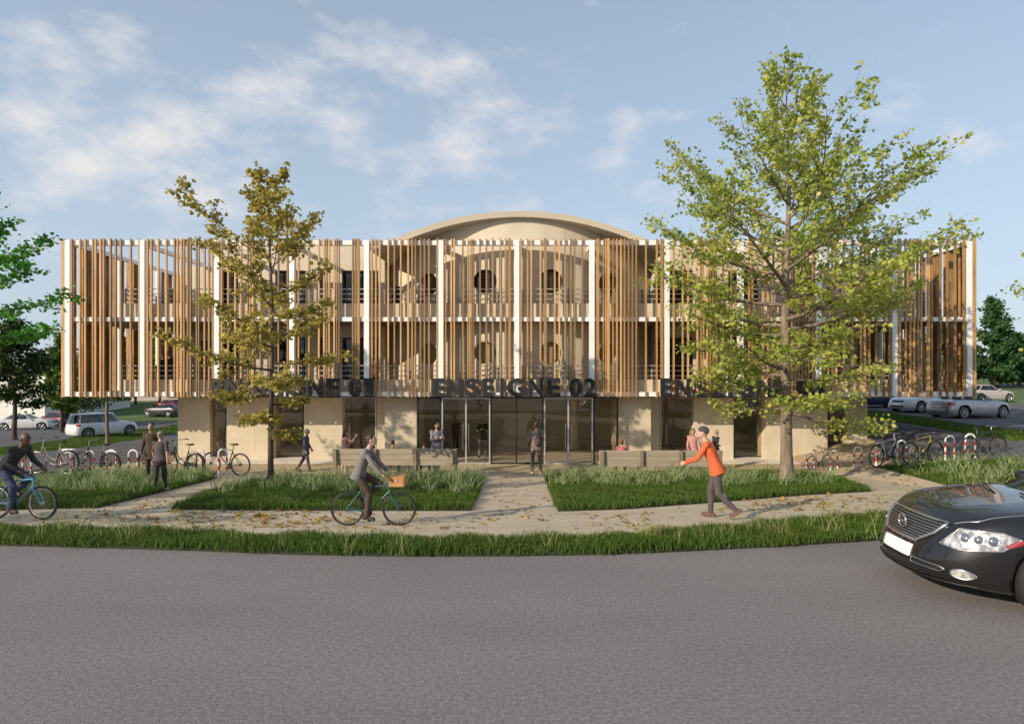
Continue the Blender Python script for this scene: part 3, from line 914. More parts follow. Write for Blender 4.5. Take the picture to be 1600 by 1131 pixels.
def make_tree(name, label, cat, loc, H, tr, prof, first, nprim, leafm, barkm, lsize, nleaf, seed, el0=25, el1=62, droop=0.12, shape=FAN, group=None, twig=3, cluster=(3, 7), spread=0.13, lean=(0, 0), sec=7, bare=0.25, inner=1.0, azs=None, topbare=0.0, longer=1.0):
    """prof(h 0..1, azimuth) -> crown radius in metres at that share of the height"""
    rnd = random.Random(seed); rng = np.random.default_rng(seed)
    root = thing(name, label, cat, loc, 0, group)
    tk = MB()
    n = 14
    pts, rad = [], []
    ox, oy = rnd.uniform(0, 6), rnd.uniform(0, 6)
    for i in range(n + 1):
        t = i / n
        wob = tr * 0.9 * (0 if t < 0.1 else 1)
        pts.append(Vector((lean[0] * t + wob * math.sin(ox + t * 7) * t, lean[1] * t + wob * math.sin(oy + t * 6) * t, H * 0.97 * t)))
        rad.append(max(tr * (1 - t) ** 0.85 * (1.0 if t > 0.02 else 1.25), 0.008))
    pts.insert(0, Vector((0, 0, -0.25))); rad.insert(0, tr * 1.45)
    tk.tube(pts, rad, 10)
    def trunk_at(h):
        t = max(0, min(1, h / (H * 0.97))) * n
        i = min(int(t), n - 1)
        return pts[i + 1].lerp(pts[i + 2], t - i), rad[i + 1] + (rad[i + 2] - rad[i + 1]) * (t - i)
    LP = []
    def leaves_along(p, q, cnt):
        for _ in range(cnt):
            c = p.lerp(q, rnd.random())
            for _ in range(rnd.randint(*cluster)):
                LP.append((c.x + rnd.gauss(0, spread), c.y + rnd.gauss(0, spread), c.z + rnd.gauss(0, spread * .8) - droop * spread))
    for i in range(nprim):
        u = (i + rnd.uniform(-.3, .3) + .5) / nprim
        u = max(0, min(1, u))
        h = H * (first + (0.93 - first) * u)
        az = i * 2.39996 + rnd.uniform(-.35, .35) if azs is None or i >= len(azs) else azs[i]
        el = R(el0 + (el1 - el0) * u + rnd.uniform(-7, 7))
        p0, r0 = trunk_at(h)
        # reach: crown radius at the tip's height
        L = 0.5
        for _ in range(6):
            ht = (h + L * math.sin(el)) / H
            L = prof(min(ht, 0.99), az) / max(math.cos(el), 0.32)
        L *= rnd.uniform(0.78, 1.05)
        L = min(L, H * (1.0 - topbare) - h + 0.3) if el > R(50) else L
        if L < 0.25: continue
        d = Vector((math.cos(az) * math.cos(el), math.sin(az) * math.cos(el), math.sin(el)))
        p2 = p0 + d * L
        p1 = p0 + d * L * .5 + Vector((rnd.gauss(0, .06), rnd.gauss(0, .06), -0.06)) * L + Vector((0, 0, -droop * L * .5))
        br = bez(p0, p1, p2, 8)
        rb = min(r0 * 0.62, 0.012 + 0.017 * L)
        tk.tube(br, [max(rb * (1 - .88 * k / 8), .006) for k in range(9)], 6, cap=False)
        ns = max(2, int(sec * (0.5 + L / 4)))
        for s_ in range(ns):
            t = bare + (1 - bare) * (s_ + rnd.random()) / ns
            k = min(int(t * 8), 7)
            b0 = br[k].lerp(br[k + 1], t * 8 - k)
            side = 1 if s_ % 2 else -1
            dd = (br[k + 1] - br[k]).normalized()
            ax = Vector((0, 0, 1)) if abs(dd.z) < .9 else Vector((1, 0, 0))
            e = mirror_rot(dd, ax, side * R(rnd.uniform(30, 62)))
            e = (e + Vector((rnd.gauss(0, .12), rnd.gauss(0, .12), rnd.uniform(-.22, .32)))).normalized()
            l2 = longer * L * rnd.uniform(.20, .40) * (1.15 - .65 * t) + .12
            e2 = b0 + e * l2 + Vector((0, 0, -droop * l2 * .6))
            tk.tube([b0, b0.lerp(e2, .5) + Vector((0, 0, .03 * l2)), e2], [max(rb * .38 * (1 - .5 * t), .005), .006, .004], 4, cap=False)
            leaves_along(b0.lerp(e2, .25), e2, max(1, int(3 * l2)))
            for w_ in range(twig):
                tt = rnd.uniform(.3, 1)
                c0 = b0.lerp(e2, tt)
                f = (e + Vector((rnd.gauss(0, .6), rnd.gauss(0, .6), rnd.gauss(.05, .45)))).normalized()
                l3 = l2 * rnd.uniform(.25, .5)
                c1 = c0 + f * l3
                tk.tube([c0, c1], [.005, .003], 3, cap=False)
                leaves_along(c0, c1, max(1, int(4 * l3)))
        if inner: leaves_along(br[4], br[8], int(3 * L * inner))
    tk.build('trunk', barkm, root, fix=False)
    P = np.array(LP)
    if len(P) > nleaf: P = P[rng.permutation(len(P))[:nleaf]]
    link('crown', leaf_mesh('crown', P, lsize, leafm, rng, shape), leafm, root)
    return root
def interp(tab):
    def f(h, az=0):
        for (a, va), (b, vb) in zip(tab, tab[1:]):
            if a <= h <= b: return va + (vb - va) * (h - a) / (b - a)
        return tab[0][1] if h < tab[0][0] else tab[-1][1]
    return f
LG = island_mat('ginkgo leaf green', [(0.36, 0.40, 0.055), (0.48, 0.51, 0.095), (0.62, 0.62, 0.17), (0.41, 0.47, 0.07), (0.68, 0.65, 0.23)], 0.5, 0.5, noise=(0.9, (0.29, 0.38, 0.065)))
LY = island_mat('ginkgo leaf yellow', [(0.40, 0.31, 0.045), (0.54, 0.44, 0.09), (0.66, 0.56, 0.19), (0.44, 0.37, 0.07), (0.58, 0.46, 0.10)], 0.5, 0.42, noise=(1.2, (0.34, 0.29, 0.07)))
LB = island_mat('bright leaf green', [(0.06, 0.22, 0.022), (0.09, 0.31, 0.03), (0.15, 0.42, 0.05), (0.07, 0.26, 0.025)], 0.5, 0.40)
LD = island_mat('dark leaf green', [(0.022, 0.045, 0.010), (0.04, 0.075, 0.016), (0.065, 0.11, 0.022), (0.03, 0.06, 0.012)], 0.5, 0.25)
LM = island_mat('mid leaf green', [(0.07, 0.12, 0.015), (0.11, 0.18, 0.022), (0.17, 0.24, 0.035), (0.09, 0.14, 0.018)], 0.5, 0.35)
LC = island_mat('conifer needle', [(0.025, 0.075, 0.025), (0.045, 0.11, 0.035), (0.075, 0.15, 0.048)], 0.55, 0.2)

g = G(1229, 753)
H1 = PZ(116, g.y) - g.z
def p1(h, az):
    return (1 - .16 * max(0, math.cos(az)) * sm((h - .7) / .15)) * interp([(0.0, 2.0), (.18, 3.0), (.3, 3.3), (.45, 3.9), (.58, 4.5), (.70, 4.9), (.80, 4.4), (.88, 3.2), (.95, 1.9), (1, .8)])(h) * (1.0 + .06 * math.cos(az))
make_tree('street_tree', 'tall tree with fresh yellow green leaves and pale brown trunk right of the entrance', 'tree', g, H1, 0.195, p1, 0.165, 50, LG, BARK, 0.110, 25000, 12, -2, 58, 0.10, twig=4, cluster=(6, 11), spread=.085, sec=11, bare=.22, longer=1.35, group=None)
g = G(423, 764)
H2 = PZ(250, g.y) - g.z
def p2(h, az):
    return interp([(0.0, .6), (.15, .8), (.28, 1.45), (.44, 2.45), (.55, 2.0), (.65, 1.95), (.78, 2.2), (.86, 2.2), (.93, 1.1), (1, .4)])(h) * (1.0 - .14 * math.cos(az))
make_tree('street_tree', 'slender tree with yellow brown autumn leaves in the middle grass bed', 'tree', g, H2, 0.085, p2, 0.17, 30, LY, BARKD, 0.100, 14000, 6, -4, 52, 0.10, twig=4, cluster=(5, 9), spread=.075, sec=9, bare=.12)
# crown reaching in from the left edge
x, y = PX(-62, 17.5), 17.5
make_tree('street_tree', 'saturated green leafy tree reaching in at the far left edge', 'tree', (x, y, gz(x, y)), 9.3, 0.15, interp([(0, .8), (.3, 2.1), (.5, 2.6), (.7, 2.5), (.9, 1.2), (1, .4)]), 0.46, 20, LB, BARKD, 0.105, 15000, 21, 5, 60, twig=4, cluster=(6, 10), spread=.10, sec=8)
x, y = PX(1735, 17.0), 17.0
make_tree('street_tree', 'green leafy tree beyond the parked bikes at the right edge', 'tree', (x, y, gz(x, y)), 8.4, 0.15, interp([(0, .8), (.3, 1.8), (.5, 2.3), (.7, 2.1), (.9, 1.0), (1, .4)]), 0.32, 20, LG, BARK, 0.105, 14000, 22, 5, 60, twig=3, cluster=(4, 7), spread=.12, sec=6)
# background trees, left
def bgtree(name, label, px, pyb, pyt, D, wpx, leafm, nl, seed, first=.22, tr=.16, ls=.16, barkm=BARKD, prof=None, el=(5, 60), shape=OVAL):
    x = PX(px, D); z = gz(x, D)
    H = PZ(pyt, D) - z
    rr = wpx / 950 * D / 2
    pf = prof or interp([(0, .6 * rr), (.3, rr * .9), (.5, rr), (.7, rr * .95), (.88, rr * .6), (1, rr * .2)])
    return make_tree(name, label, 'tree', (x, D, z), H, tr, pf, first, 26, leafm, barkm, ls, nl, seed, el[0], el[1], twig=4, cluster=(4, 8), spread=.22 * rr / 2, sec=7, bare=.1, shape=shape, inner=3)
bgtree('background_tree', 'dark round tree in front of the white block at left', 22, 672, 500, 40, 96, LD, 8000, 31, first=.3, ls=.22)
bgtree('background_tree', 'light green narrow tree just left of the slat corner', 96, 655, 525, 50, 42, LM, 4500, 32, ls=.26)
bgtree('background_tree', 'low dark spreading tree under the left slat corner', 118, 648, 603, 58, 95, LD, 2600, 33, first=.52, ls=.22, el=(2, 25))
bgtree('background_tree', 'thin pale trunked tree on the grass strip behind the white hatchback', 168, 688, 505, 35, 78, LM, 5000, 34, first=.38, tr=.11, ls=.19, barkm=BARK)
bgtree('background_tree', 'green tree on the slope seen through the left slats', 250, 640, 520, 75, 70, LM, 4500, 35, ls=.36)
bgtree('background_tree', 'dark green tree on the slope by the red car', 212, 640, 548, 82, 62, LD, 3500, 36, ls=.38)
cone = interp([(0, 2.6), (.15, 3.0), (.3, 3.1), (.5, 2.5), (.75, 1.5), (.93, .5), (1, .15)])
bgtree('conifer_tree', 'dark green pointed conifer standing beyond the cars at right', 1552, 601, 460, 80, 70, LC, 9500, 41, first=.12, tr=.30, ls=.42, prof=interp([(0, 3.3), (.15, 3.6), (.4, 2.7), (.65, 1.6), (.85, .7), (1, .15)]), el=(-6, 30))
bgtree('conifer_tree', 'smaller conifer behind the tall pointed one at right', 1592, 603, 520, 88, 60, LC, 6000, 42, first=.12, tr=.25, ls=.44, prof=interp([(0, 2.6), (.25, 3.0), (.6, 2.3), (.9, .9), (1, .2)]), el=(-6, 30))
bgtree('background_tree', 'round green tree seen through the right slat corner', 1478, 612, 498, 70, 60, LM, 4500, 43, ls=.34)
bgtree('background_tree', 'mid green tree on the far lawn behind the right slats', 1430, 612, 520, 85, 60, LD, 4000, 44, ls=.38)
# a street tree near the road, outside the picture at left, whose shade dapples bed and facade
for (x, y, H, s, lb) in ((-16.5, 5.0, 8.5, 51, 'street tree at the kerb left of the picture'), (-24.0, 3.0, 9.0, 52, 'taller street tree further left along the kerb')):
    make_tree('street_tree', lb, 'tree', (x, y - 0.0, gz(x, y)), H, 0.15, interp([(0, .8), (.3, 2.0), (.5, 2.6), (.7, 2.3), (.9, 1.2), (1, .4)]), 0.30, 18, LG, BARK, 0.13, 4500, s, 5, 60, twig=3, cluster=(3, 6), spread=.14, sec=6)

# ------------------------------------------------------------------ grass, fallen leaves
BLADE = island_mat('grass blade', [(0.040, 0.090, 0.012), (0.075, 0.145, 0.020), (0.115, 0.195, 0.030), (0.06, 0.12, 0.017), (0.16, 0.21, 0.04)], 0.6, 0.36, noise=(0.55, (0.10, 0.145, 0.026)))
TUFT = island_mat('pale grass blade', [(0.16, 0.23, 0.085), (0.26, 0.34, 0.15), (0.37, 0.43, 0.22), (0.20, 0.28, 0.10), (0.44, 0.45, 0.24)], 0.55, 0.35)
STRAW = island_mat('straw blade', [(0.30, 0.30, 0.11), (0.42, 0.39, 0.17), (0.24, 0.28, 0.10)], 0.6, 0.35)
def in_poly(P, poly):
    x, y = P[:, 0], P[:, 1]
    r = np.zeros(len(P), bool)
    n = len(poly)
    for i in range(n):
        x0, y0 = poly[i]; x1, y1 = poly[(i + 1) % n]
        c = ((y0 > y) != (y1 > y))
        if y1 != y0: r ^= c & (x < (x1 - x0) * (y - y0) / (y1 - y0) + x0)
    return r
def scatter(poly, dens, rng, xlim=(-16, 22)):
    a = np.array(poly); lo, hi = a.min(0), a.max(0)
    lo[0] = max(lo[0], xlim[0]); hi[0] = min(hi[0], xlim[1])
    n = int((hi - lo).prod() * dens)
    P = lo + rng.random((n, 2)) * (hi - lo)
    return P[in_poly(P, poly)]
def blades(name, P, h, wd, m_, rng, label, cat, lean=0.35, dz=0.03, fan=None):
    n = len(P)
    z = ground(P[:, 0], P[:, 1]) + dz
    a = rng.uniform(0, 2 * PI, n)
    la = rng.uniform(0, 2 * PI, n) if fan is None else fan
    ll = h * lean * rng.uniform(.2, 1.5, n)
    sx, sy = np.cos(a) * wd * .5, np.sin(a) * wd * .5
    lx, ly = np.cos(la) * ll, np.sin(la) * ll
    v = np.zeros((n, 7, 3))
    for k, (t, wf, lf) in enumerate(((0, 1, 0), (.45, .85, .22), (.8, .5, .62))):
        cx, cy, cz = P[:, 0] + lx * lf, P[:, 1] + ly * lf, z + h * t
        v[:, 2 * k] = np.stack([cx - sx * wf, cy - sy * wf, cz], 1)
        v[:, 2 * k + 1] = np.stack([cx + sx * wf, cy + sy * wf, cz], 1)
    v[:, 6] = np.stack([P[:, 0] + lx, P[:, 1] + ly, z + h * .97], 1)
    b = (np.arange(n) * 7)[:, None]
    q = np.concatenate([b + np.array([[0, 1, 3, 2]]), b + np.array([[2, 3, 5, 4]])])
    t = b + np.array([[4, 5, 6]])
    o = link(name, np_mesh(name, v.reshape(-1, 3), q, t, m_), m_)
    return tag(o, label, cat, kind='stuff')
rng = np.random.default_rng(8)
def lump(P, s=1.0):
    return 0.5 + 0.25 * (np.sin(P[:, 0] * 2.1 * s + 1) * np.cos(P[:, 1] * 3.3 * s) + np.sin(P[:, 0] * 5.3 * s + P[:, 1] * 4.1 * s))
P = scatter(VERGE, 2800, rng, (-14, 14)); P[:, 1] += rng.normal(0, .045, len(P)) + .05 * np.sin(P[:, 0] * 3.7) * np.sin(P[:, 0] * 1.3)
blades('verge_grass', P, (0.06 + 0.10 * lump(P)) * rng.uniform(.5, 1.35, len(P)), 0.011, BLADE, rng, 'thick dark green grass strip along the near edge of the road', 'grass', .5)
P = scatter(VERGE, 3, rng, (-14, 14))
P = np.repeat(P, 9, 0) + rng.normal(0, .06, (len(P) * 9, 2))
blades('verge_stalk_grass', P, 0.42 * rng.uniform(.4, 1.25, len(P)), 0.008, STRAW, rng, 'thin pale stalks rising out of the roadside grass', 'grass', .7)
LBL = {'left': 'short green grass in the bed by the left bike racks', 'mid': 'short green grass in the bed with the yellow tree', 'right': 'short green grass in the bed with the tall green tree', 'far': 'short green grass in the bed before the right bike racks'}
LBT = {'left': 'tall pale blades in the bed by the left bike racks', 'mid': 'tall pale blades in the bed with the yellow tree', 'right': 'tall pale blades in the bed with the tall green tree', 'far': 'tall pale blades in the bed before the right bike racks'}
for k, p in BEDS.items():
    P = scatter(p, 1500 if k in ('mid', 'right') else 1300, rng, (-16, 21))
    P = P + rng.normal(0, .04, P.shape)
    blades('bed_grass', P, (0.07 + 0.11 * lump(P)) * rng.uniform(.5, 1.35, len(P)), 0.013, BLADE, rng, LBL[k], 'grass', .5)
    c = np.array(p).mean(0)
    ymin, ymax = np.array(p)[:, 1].min(), np.array(p)[:, 1].max()
    T = scatter(p, 8, rng, (-15, 20))
    keep = (T[:, 1] > ymin + (ymax - ymin) * {'left': .25, 'mid': .3, 'right': .38, 'far': .12}[k]) & (rng.random(len(T)) < -.10 + 1.25 * np.clip(lump(T, .9), 0, 1))
    if k == 'mid': keep &= ~((T[:, 0] < PX(330, T[:, 1])))
    if k == 'right': keep &= ~((T[:, 0] > PX(1180, T[:, 1])) & (rng.random(len(T)) < .75))
    T = T[keep]
    nb = 17
    Q = np.repeat(T, nb, 0) + rng.normal(0, .075, (len(T) * nb, 2))
    msk = in_poly(Q, p); Q = Q[msk]
    ang = rng.uniform(0, 2 * PI, len(Q))
    blades('ornamental_grass', Q, np.repeat(rng.uniform(.7, 1.15, len(T)), nb)[msk] * 0.48 * rng.uniform(.4, 1.2, len(Q)), 0.020, TUFT, rng, LBT[k], 'grass', .75, fan=ang)
# lawn blades on the strips by the car parks
for p, lb in ((gp((-40, 716), (27, 711), (150, 697), (278, 677), (276, 662), (200, 672), (120, 684), (27, 697), (-40, 704)), 'mown grass strip between the left drive and the car park'),
              (gp((1356, 654), (1400, 660), (1500, 676), (1600, 690), (1640, 677), (1530, 666), (1440, 652), (1356, 640)), 'mown grass strip between the right drive and the car park')):
    P = scatter(p, 160, rng, (-34, 40))
    blades('strip_grass', P, 0.11 * rng.uniform(.6, 1.4, len(P)), 0.05, BLADE, rng, lb, 'grass', .6, dz=-0.04)
# fallen ginkgo leaves on the path
FALL = island_mat('fallen leaf', [(0.36, 0.20, 0.025), (0.48, 0.31, 0.05), (0.27, 0.15, 0.03), (0.20, 0.13, 0.05), (0.44, 0.26, 0.03)], 0.6, 0.15)
pz = []
for (x0, x1, y0, y1, n) in ((60, 360, 768, 818, 200), (270, 560, 799, 826, 200), (745, 860, 745, 815, 75), (870, 1060, 801, 832, 45), (1120, 1380, 772, 800, 190), (1330, 1520, 742, 790, 90), (560, 760, 801, 832, 35)):
    for _ in range(n):
        q = G(random.gauss((x0 + x1) / 2, (x1 - x0) / 3.4), random.uniform(y0, y1))
        if any(in_poly(np.array([[q.x, q.y]]), b)[0] for b in BEDS.values()) or in_poly(np.array([[q.x, q.y]]), VERGE)[0]: continue
        for _ in range(random.choice((1, 1, 2, 3))):
            pz.append((q.x + random.gauss(0, .07), q.y + random.gauss(0, .07), q.z + 0.012))
o = link('fallen_leaves', leaf_mesh('fallen_leaves', np.array(pz), 0.075, FALL, rng, FAN, up=3.5), FALL)
tag(o, 'yellow leaves fallen over the pale footpath', 'leaves', kind='stuff')

# far belt of trees closing the view
rw = np.random.default_rng(77)
n_ = 26000
bx_ = rw.uniform(-190, 190, n_); by_ = 150 + 14 * np.sin(bx_ * .03) + rw.normal(0, 4, n_)
top = 3.0 + 1.6 * np.sin(bx_ * .21) + 1.2 * np.sin(bx_ * .53 + 2) + .8 * np.sin(bx_ * 1.1)
bz_ = ground(bx_, by_) + rw.random(n_) ** .7 * np.clip(top + 1.5, 1.2, 9)
o = link('far_wood', leaf_mesh('far_wood', np.stack([bx_, by_, bz_], 1), 0.75, LD, rw, OVAL), LD)
tag(o, 'low dark belt of far trees along the horizon', 'trees', kind='stuff')
# ------------------------------------------------------------------ people
def skin_mat(c): return mat('skin %.2f %.2f' % (c[0], c[1]), c, 0.55, col2=tuple(v * 0.9 for v in c), scale=14)
def cloth(name, c, k=0.78, sc=9): return mat('cloth ' + name, c, 0.9, col2=tuple(v * k for v in c), scale=sc, bump=0.35, bscale=30)
PALE = skin_mat((0.52, 0.33, 0.24)); TAN = skin_mat((0.40, 0.24, 0.16)); DARKSK = skin_mat((0.115, 0.058, 0.036))
EYE = plain('eye', (0.02, 0.015, 0.012), 0.2); LIP = plain('lip', (0.30, 0.11, 0.09), 0.5)
def hair_mat(name, c): return mat('hair ' + name, c, 0.6, col2=tuple(v * 0.6 for v in c), scale=30, stretch=(1, 1, .3))
H_BLK = hair_mat('black', (0.012, 0.010, 0.009)); H_BRN = hair_mat('brown', (0.05, 0.028, 0.016)); H_RED = hair_mat('auburn', (0.17, 0.06, 0.02)); H_BLD = hair_mat('blond', (0.38, 0.29, 0.19)); H_GRY = hair_mat('grey', (0.20, 0.17, 0.15))
SHOE = plain('shoe black', (0.018, 0.017, 0.016), 0.5); SHOEW = plain('shoe pale', (0.50, 0.42, 0.38), 0.6); SHOEB = plain('shoe brown', (0.10, 0.05, 0.03), 0.5)

def rings_along(mb, spine, rr, frame, mi=0, n=16):
    rg = []
    side, fwd = frame
    for c, (rx, ry) in zip(spine, rr):
        rg.append([c + side * (rx * math.cos(2 * PI * k / n)) + fwd * (ry * math.sin(2 * PI * k / n)) for k in range(n)])
    mb.loft(rg, mi)
def ik2(a, b, l1, l2, pole):
    d = b - a
    L = d.length
    if L > (l1 + l2) * .995: b = a + d * ((l1 + l2) * .995 / L); d = b - a; L = d.length
    x = (l1 * l1 - l2 * l2 + L * L) / (2 * L)
    h = math.sqrt(max(l1 * l1 - x * x, 0))
    u = d.normalized()
    pv = (pole - u * pole.dot(u)).normalized()
    return a + u * x + pv * h, b
def person(label, loc, rz, H, pose, skin, top, bottom, shoes=SHOE, hair=('short', H_BRN), near=False, sleeve='long', extra=None, group=None, coat=0.0, skirt=None):
    """local axes: +Y forward, +X to the person's right; every length for a 1.75 m figure, scaled at the end"""
    k = H / 1.75
    vox = (0.0085 if near else 0.0125) * k
    root = thing('person', label, 'person', loc, rz, group)
    g_ = pose.get
    lean = R(g_('lean', 2)); tw = R(g_('twist', 0)); sl = R(g_('side', 0))
    pel = Vector((0, 0, 0))
    up = Vector((math.sin(sl), math.sin(lean) * math.cos(sl), math.cos(lean) * math.cos(sl)))
    fwd0 = Vector((0, 1, 0)); fwd = (fwd0 - up * fwd0.dot(up)).normalized()
    side = fwd.cross(up).normalized()
    sside = (Quaternion(up, tw) @ side); sfwd = Quaternion(up, tw) @ fwd
    S = lambda t: pel + up * t + (fwd * g_('hunch', 0.0) * max(0, t - .25))
    hips = {1: Vector((.088, 0, -.02)), -1: Vector((-.088, 0, -.02))}
    knees, ank = {}, {}
    legs = g_('legs', ((4, 4), (-4, 4)))
    for i, s_ in enumerate((1, -1)):
        if 'feet' in pose:
            knees[s_], ank[s_] = ik2(hips[s_], Vector(pose['feet'][i]) / k - Vector(pose['base']) / k, .43, .42, Vector((s_ * g_('kneeout', .1), 1, .25)))
        else:
            a, b = R(legs[i][0]), R(legs[i][1])
            ab = g_('abd', 1)
            ab = R(ab[i] if isinstance(ab, tuple) else ab) * s_
            knees[s_] = hips[s_] + Vector((math.sin(ab), math.sin(a) * math.cos(ab), -math.cos(a) * math.cos(ab))) * .43
            c = a - b
            ank[s_] = knees[s_] + Vector((math.sin(ab) * .5, math.sin(c), -math.cos(c))).normalized() * .42
    pitch = g_('foot', (None, None))
    if 'base' in pose: base = Vector(pose['base']) / k
    else: base = Vector((0, 0, -min(ank[1].z, ank[-1].z) + .075))
    sh = {s_: S(.49) + sside * (.175 * s_) for s_ in (1, -1)}
    elb, wr = {}, {}
    arms = g_('arms', ((4, 14), (-4, 14)))
    for i, s_ in enumerate((1, -1)):
        if 'hands' in pose and pose['hands'][i] is not None:
            elb[s_], wr[s_] = ik2(sh[s_], Vector(pose['hands'][i]) / k - base, .285, .255, Vector((s_ * g_('elbowout', .5), -.35, -1)))
        else:
            a, b = R(arms[i][0]), R(arms[i][1])
            o = R(g_('armout', (8, 8))[i]) * s_
            q = Vector((math.sin(o), math.sin(a) * math.cos(o), -math.cos(a) * math.cos(o)))
            elb[s_] = sh[s_] + q * .285
            c = a + b
            inn = R(g_('armin', (0, 0))[i]) * s_
            d = Vector((math.sin(o) * .5 * math.cos(c) - math.sin(inn), math.sin(c) * math.cos(inn), -math.cos(c)))
            elb_d = d.normalized()
            wr[s_] = elb[s_] + elb_d * .25
    hy, hp = R(g_('head', (0, 0))[0]), R(g_('head', (0, 0))[1])
    nb = S(.545) + sfwd * .0
    hd = Vector((0, 0, 1)).lerp(up, .45).normalized()
    hr = (Matrix.Rotation(hy, 3, 'Z') @ Matrix.Rotation(-hp, 3, 'X'))
    hc = nb + hd * .165 + Vector((0, .022, 0)) + hr @ Vector((0, .01, 0))
    T = lambda mb: mb.v.__setitem__(slice(None), [(v + base) * k for v in mb.v])
    # ---- body: one continuous surface
    b = MB()
    spine = [S(t) for t in (-.13, -.07, .02, .12, .22, .34, .44, .50, .535)]
    rr = [(.085, .075), (.150, .105), (.160, .110), (.138, .096), (.132, .092), (.152, .108), (.162, .102), (.12, .082), (.062, .062)]
    rings_along(b, spine, rr, (sside, sfwd))
    b.capsule(nb - hd * .03, hc - hd * .06, .056, .050, 12)
    q3 = hr
    b.ell(hc, (.076, .097, .113), q3)
    b.ell(hc + q3 @ Vector((0, .036, -.062)), (.055, .056, .056), q3)
    b.ell(hc + q3 @ Vector((0, .098, -.012)), (.013, .020, .022), q3, 8, 6)
    b.capsule(hc + q3 @ Vector((0, .088, .022)), hc + q3 @ Vector((0, .104, -.014)), .009, .012, 8)
    b.ell(hc + q3 @ Vector((0, .074, .034)), (.05, .018, .012), q3, 10, 6)
    for s_ in (1, -1):
        b.ell(hc + q3 @ Vector((.078 * s_, -.005, -.008)), (.012, .022, .033), q3, 8, 6)
        b.capsule(sh[s_] - sside * .03 * s_, elb[s_], .058, .041, 10)
        b.capsule(elb[s_], wr[s_], .041, .029, 10)
        b.ell(sh[s_], (.062, .062, .062), None, 10, 7)
        # hand: palm, four fingers of unequal length, a thumb leaving the side of the palm
        d = (wr[s_] - elb[s_]).normalized()
        if 'hands' in pose and pose['hands'][0 if s_ == 1 else 1] is not None: d = (d + Vector(g_('handdir', (0, .6, -.2)))).normalized()
        inw = (-side * s_)
        inw = (inw - d * inw.dot(d)).normalized()          # palm faces the body
        if g_('palmdown'): inw = (Vector((0, 0, -1)) - d * -d.z).normalized()
        th = d.cross(inw).normalized() * s_
        if th.dot(fwd) < 0 and not g_('palmdown'): th = -th
        if g_('palmdown'): th = (-side * s_ - d * (-side * s_).dot(d)).normalized()
        pc = wr[s_] + d * .045
        b.ell(pc, (.040, .048, .017), Matrix((th, d, inw)).transposed(), 10, 8)
        b.capsule(wr[s_], pc, .026, .026, 8)
        fr = .0092 if near else .0105
        curl = g_('curl', .5)
        for j, (ox, ln) in enumerate(((.030, .068), (.010, .078), (-.011, .072), (-.031, .056))):
            r0 = wr[s_] + d * .078 + th * ox
            d1 = (d + inw * curl * .7).normalized(); d2 = (d + inw * curl * 2.6).normalized()
            m1 = r0 + d1 * ln * .5; m2 = m1 + d2 * ln * .55
            b.capsule(r0 - d * .02, m1, fr, fr * .95, 7); b.capsule(m1, m2, fr * .95, fr * .85, 7)
        t0 = wr[s_] + d * .03 + th * .030
        t1 = t0 + (d * .6 + th * .7 + inw * .3).normalized() * .036
        b.capsule(t0, t1, fr * 1.2, fr * 1.1, 7); b.capsule(t1, t1 + (d + inw * .5 + th * .1).normalized() * .03, fr * 1.05, fr * .9, 7)
        b.capsule(hips[s_] + Vector((0, 0, .02)), knees[s_], .084, .056, 12)
        b.capsule(knees[s_], ank[s_], .055, .037, 10)
        b.ell(knees[s_].lerp(ank[s_], .3) + Vector((0, -.014, 0)), (.05, .052, .09), None, 10, 7)
    fdir = {}
    for i, s_ in enumerate((1, -1)):
        sh_ = (knees[s_] - ank[s_]).normalized()
        pt = pitch[i]
        f = Vector((s_ * .16, 1, 0)).normalized()
        if pt is not None: f = Vector((s_ * .1, math.cos(R(pt)), math.sin(R(pt)))).normalized()
        fdir[s_] = f
        dn = Vector((0, 0, -1)); dn = (dn - f * dn.dot(f)).normalized()
        b.capsule(ank[s_] + dn * .035 - f * .045, ank[s_] + dn * .045 + f * .13, .036, .028, 8)
        b.capsule(ank[s_], ank[s_] + dn * .03, .037, .036, 8)
    T(b)
    body = remeshed(b, 'body', vox, skin, root, 3)
    # face
    if near or g_('face', True):
        for s_ in (1, -1):
            e = MB(); e.ell(hc + q3 @ Vector((.031 * s_, .087, .016)), (.012, .009, .008), q3, 8, 6); T(e); e.build('eye', EYE, root)
        e = MB(); e.ell(hc + q3 @ Vector((0, .092, -.050)), (.024, .007, .008), q3, 8, 6); T(e); e.build('mouth', LIP, root)
    # ---- clothes
    c = MB()
    lo = g_('hem', -.16) - coat
    ts = [lo, min(lo + .08, .0), .03, .12, .22, .34, .44, .50, .53]
    r2 = [(.203 + coat * .1, .150 + coat * .08), (.200, .145), (.188, .134), (.160, .115), (.156, .112), (.172, .126), (.178, .118), (.135, .098), (.078, .078)]
    if coat < 0: ts = ts[2:]; r2 = r2[2:]
    rings_along(c, [S(t) for t in ts], r2, (sside, sfwd))
    for s_ in (1, -1):
        c.ell(sh[s_], (.066, .066, .066), None, 10, 7)
        c.capsule(sh[s_] - sside * .03 * s_, elb[s_] if sleeve == 'long' else sh[s_].lerp(elb[s_], .8), .066, .054, 10)
        if sleeve == 'long':
            c.capsule(elb[s_], elb[s_].lerp(wr[s_], .93), .056, .043, 10)
    T(c)
    remeshed(c, 'jacket' if sleeve == 'long' else 'shirt', vox, top, root, 3)
    t_ = MB()
    rings_along(t_, [S(t) for t in (-.14, -.06, .03, .09)], [(.10, .09), (.166, .120), (.168, .119), (.155, .108)], (side, fwd))
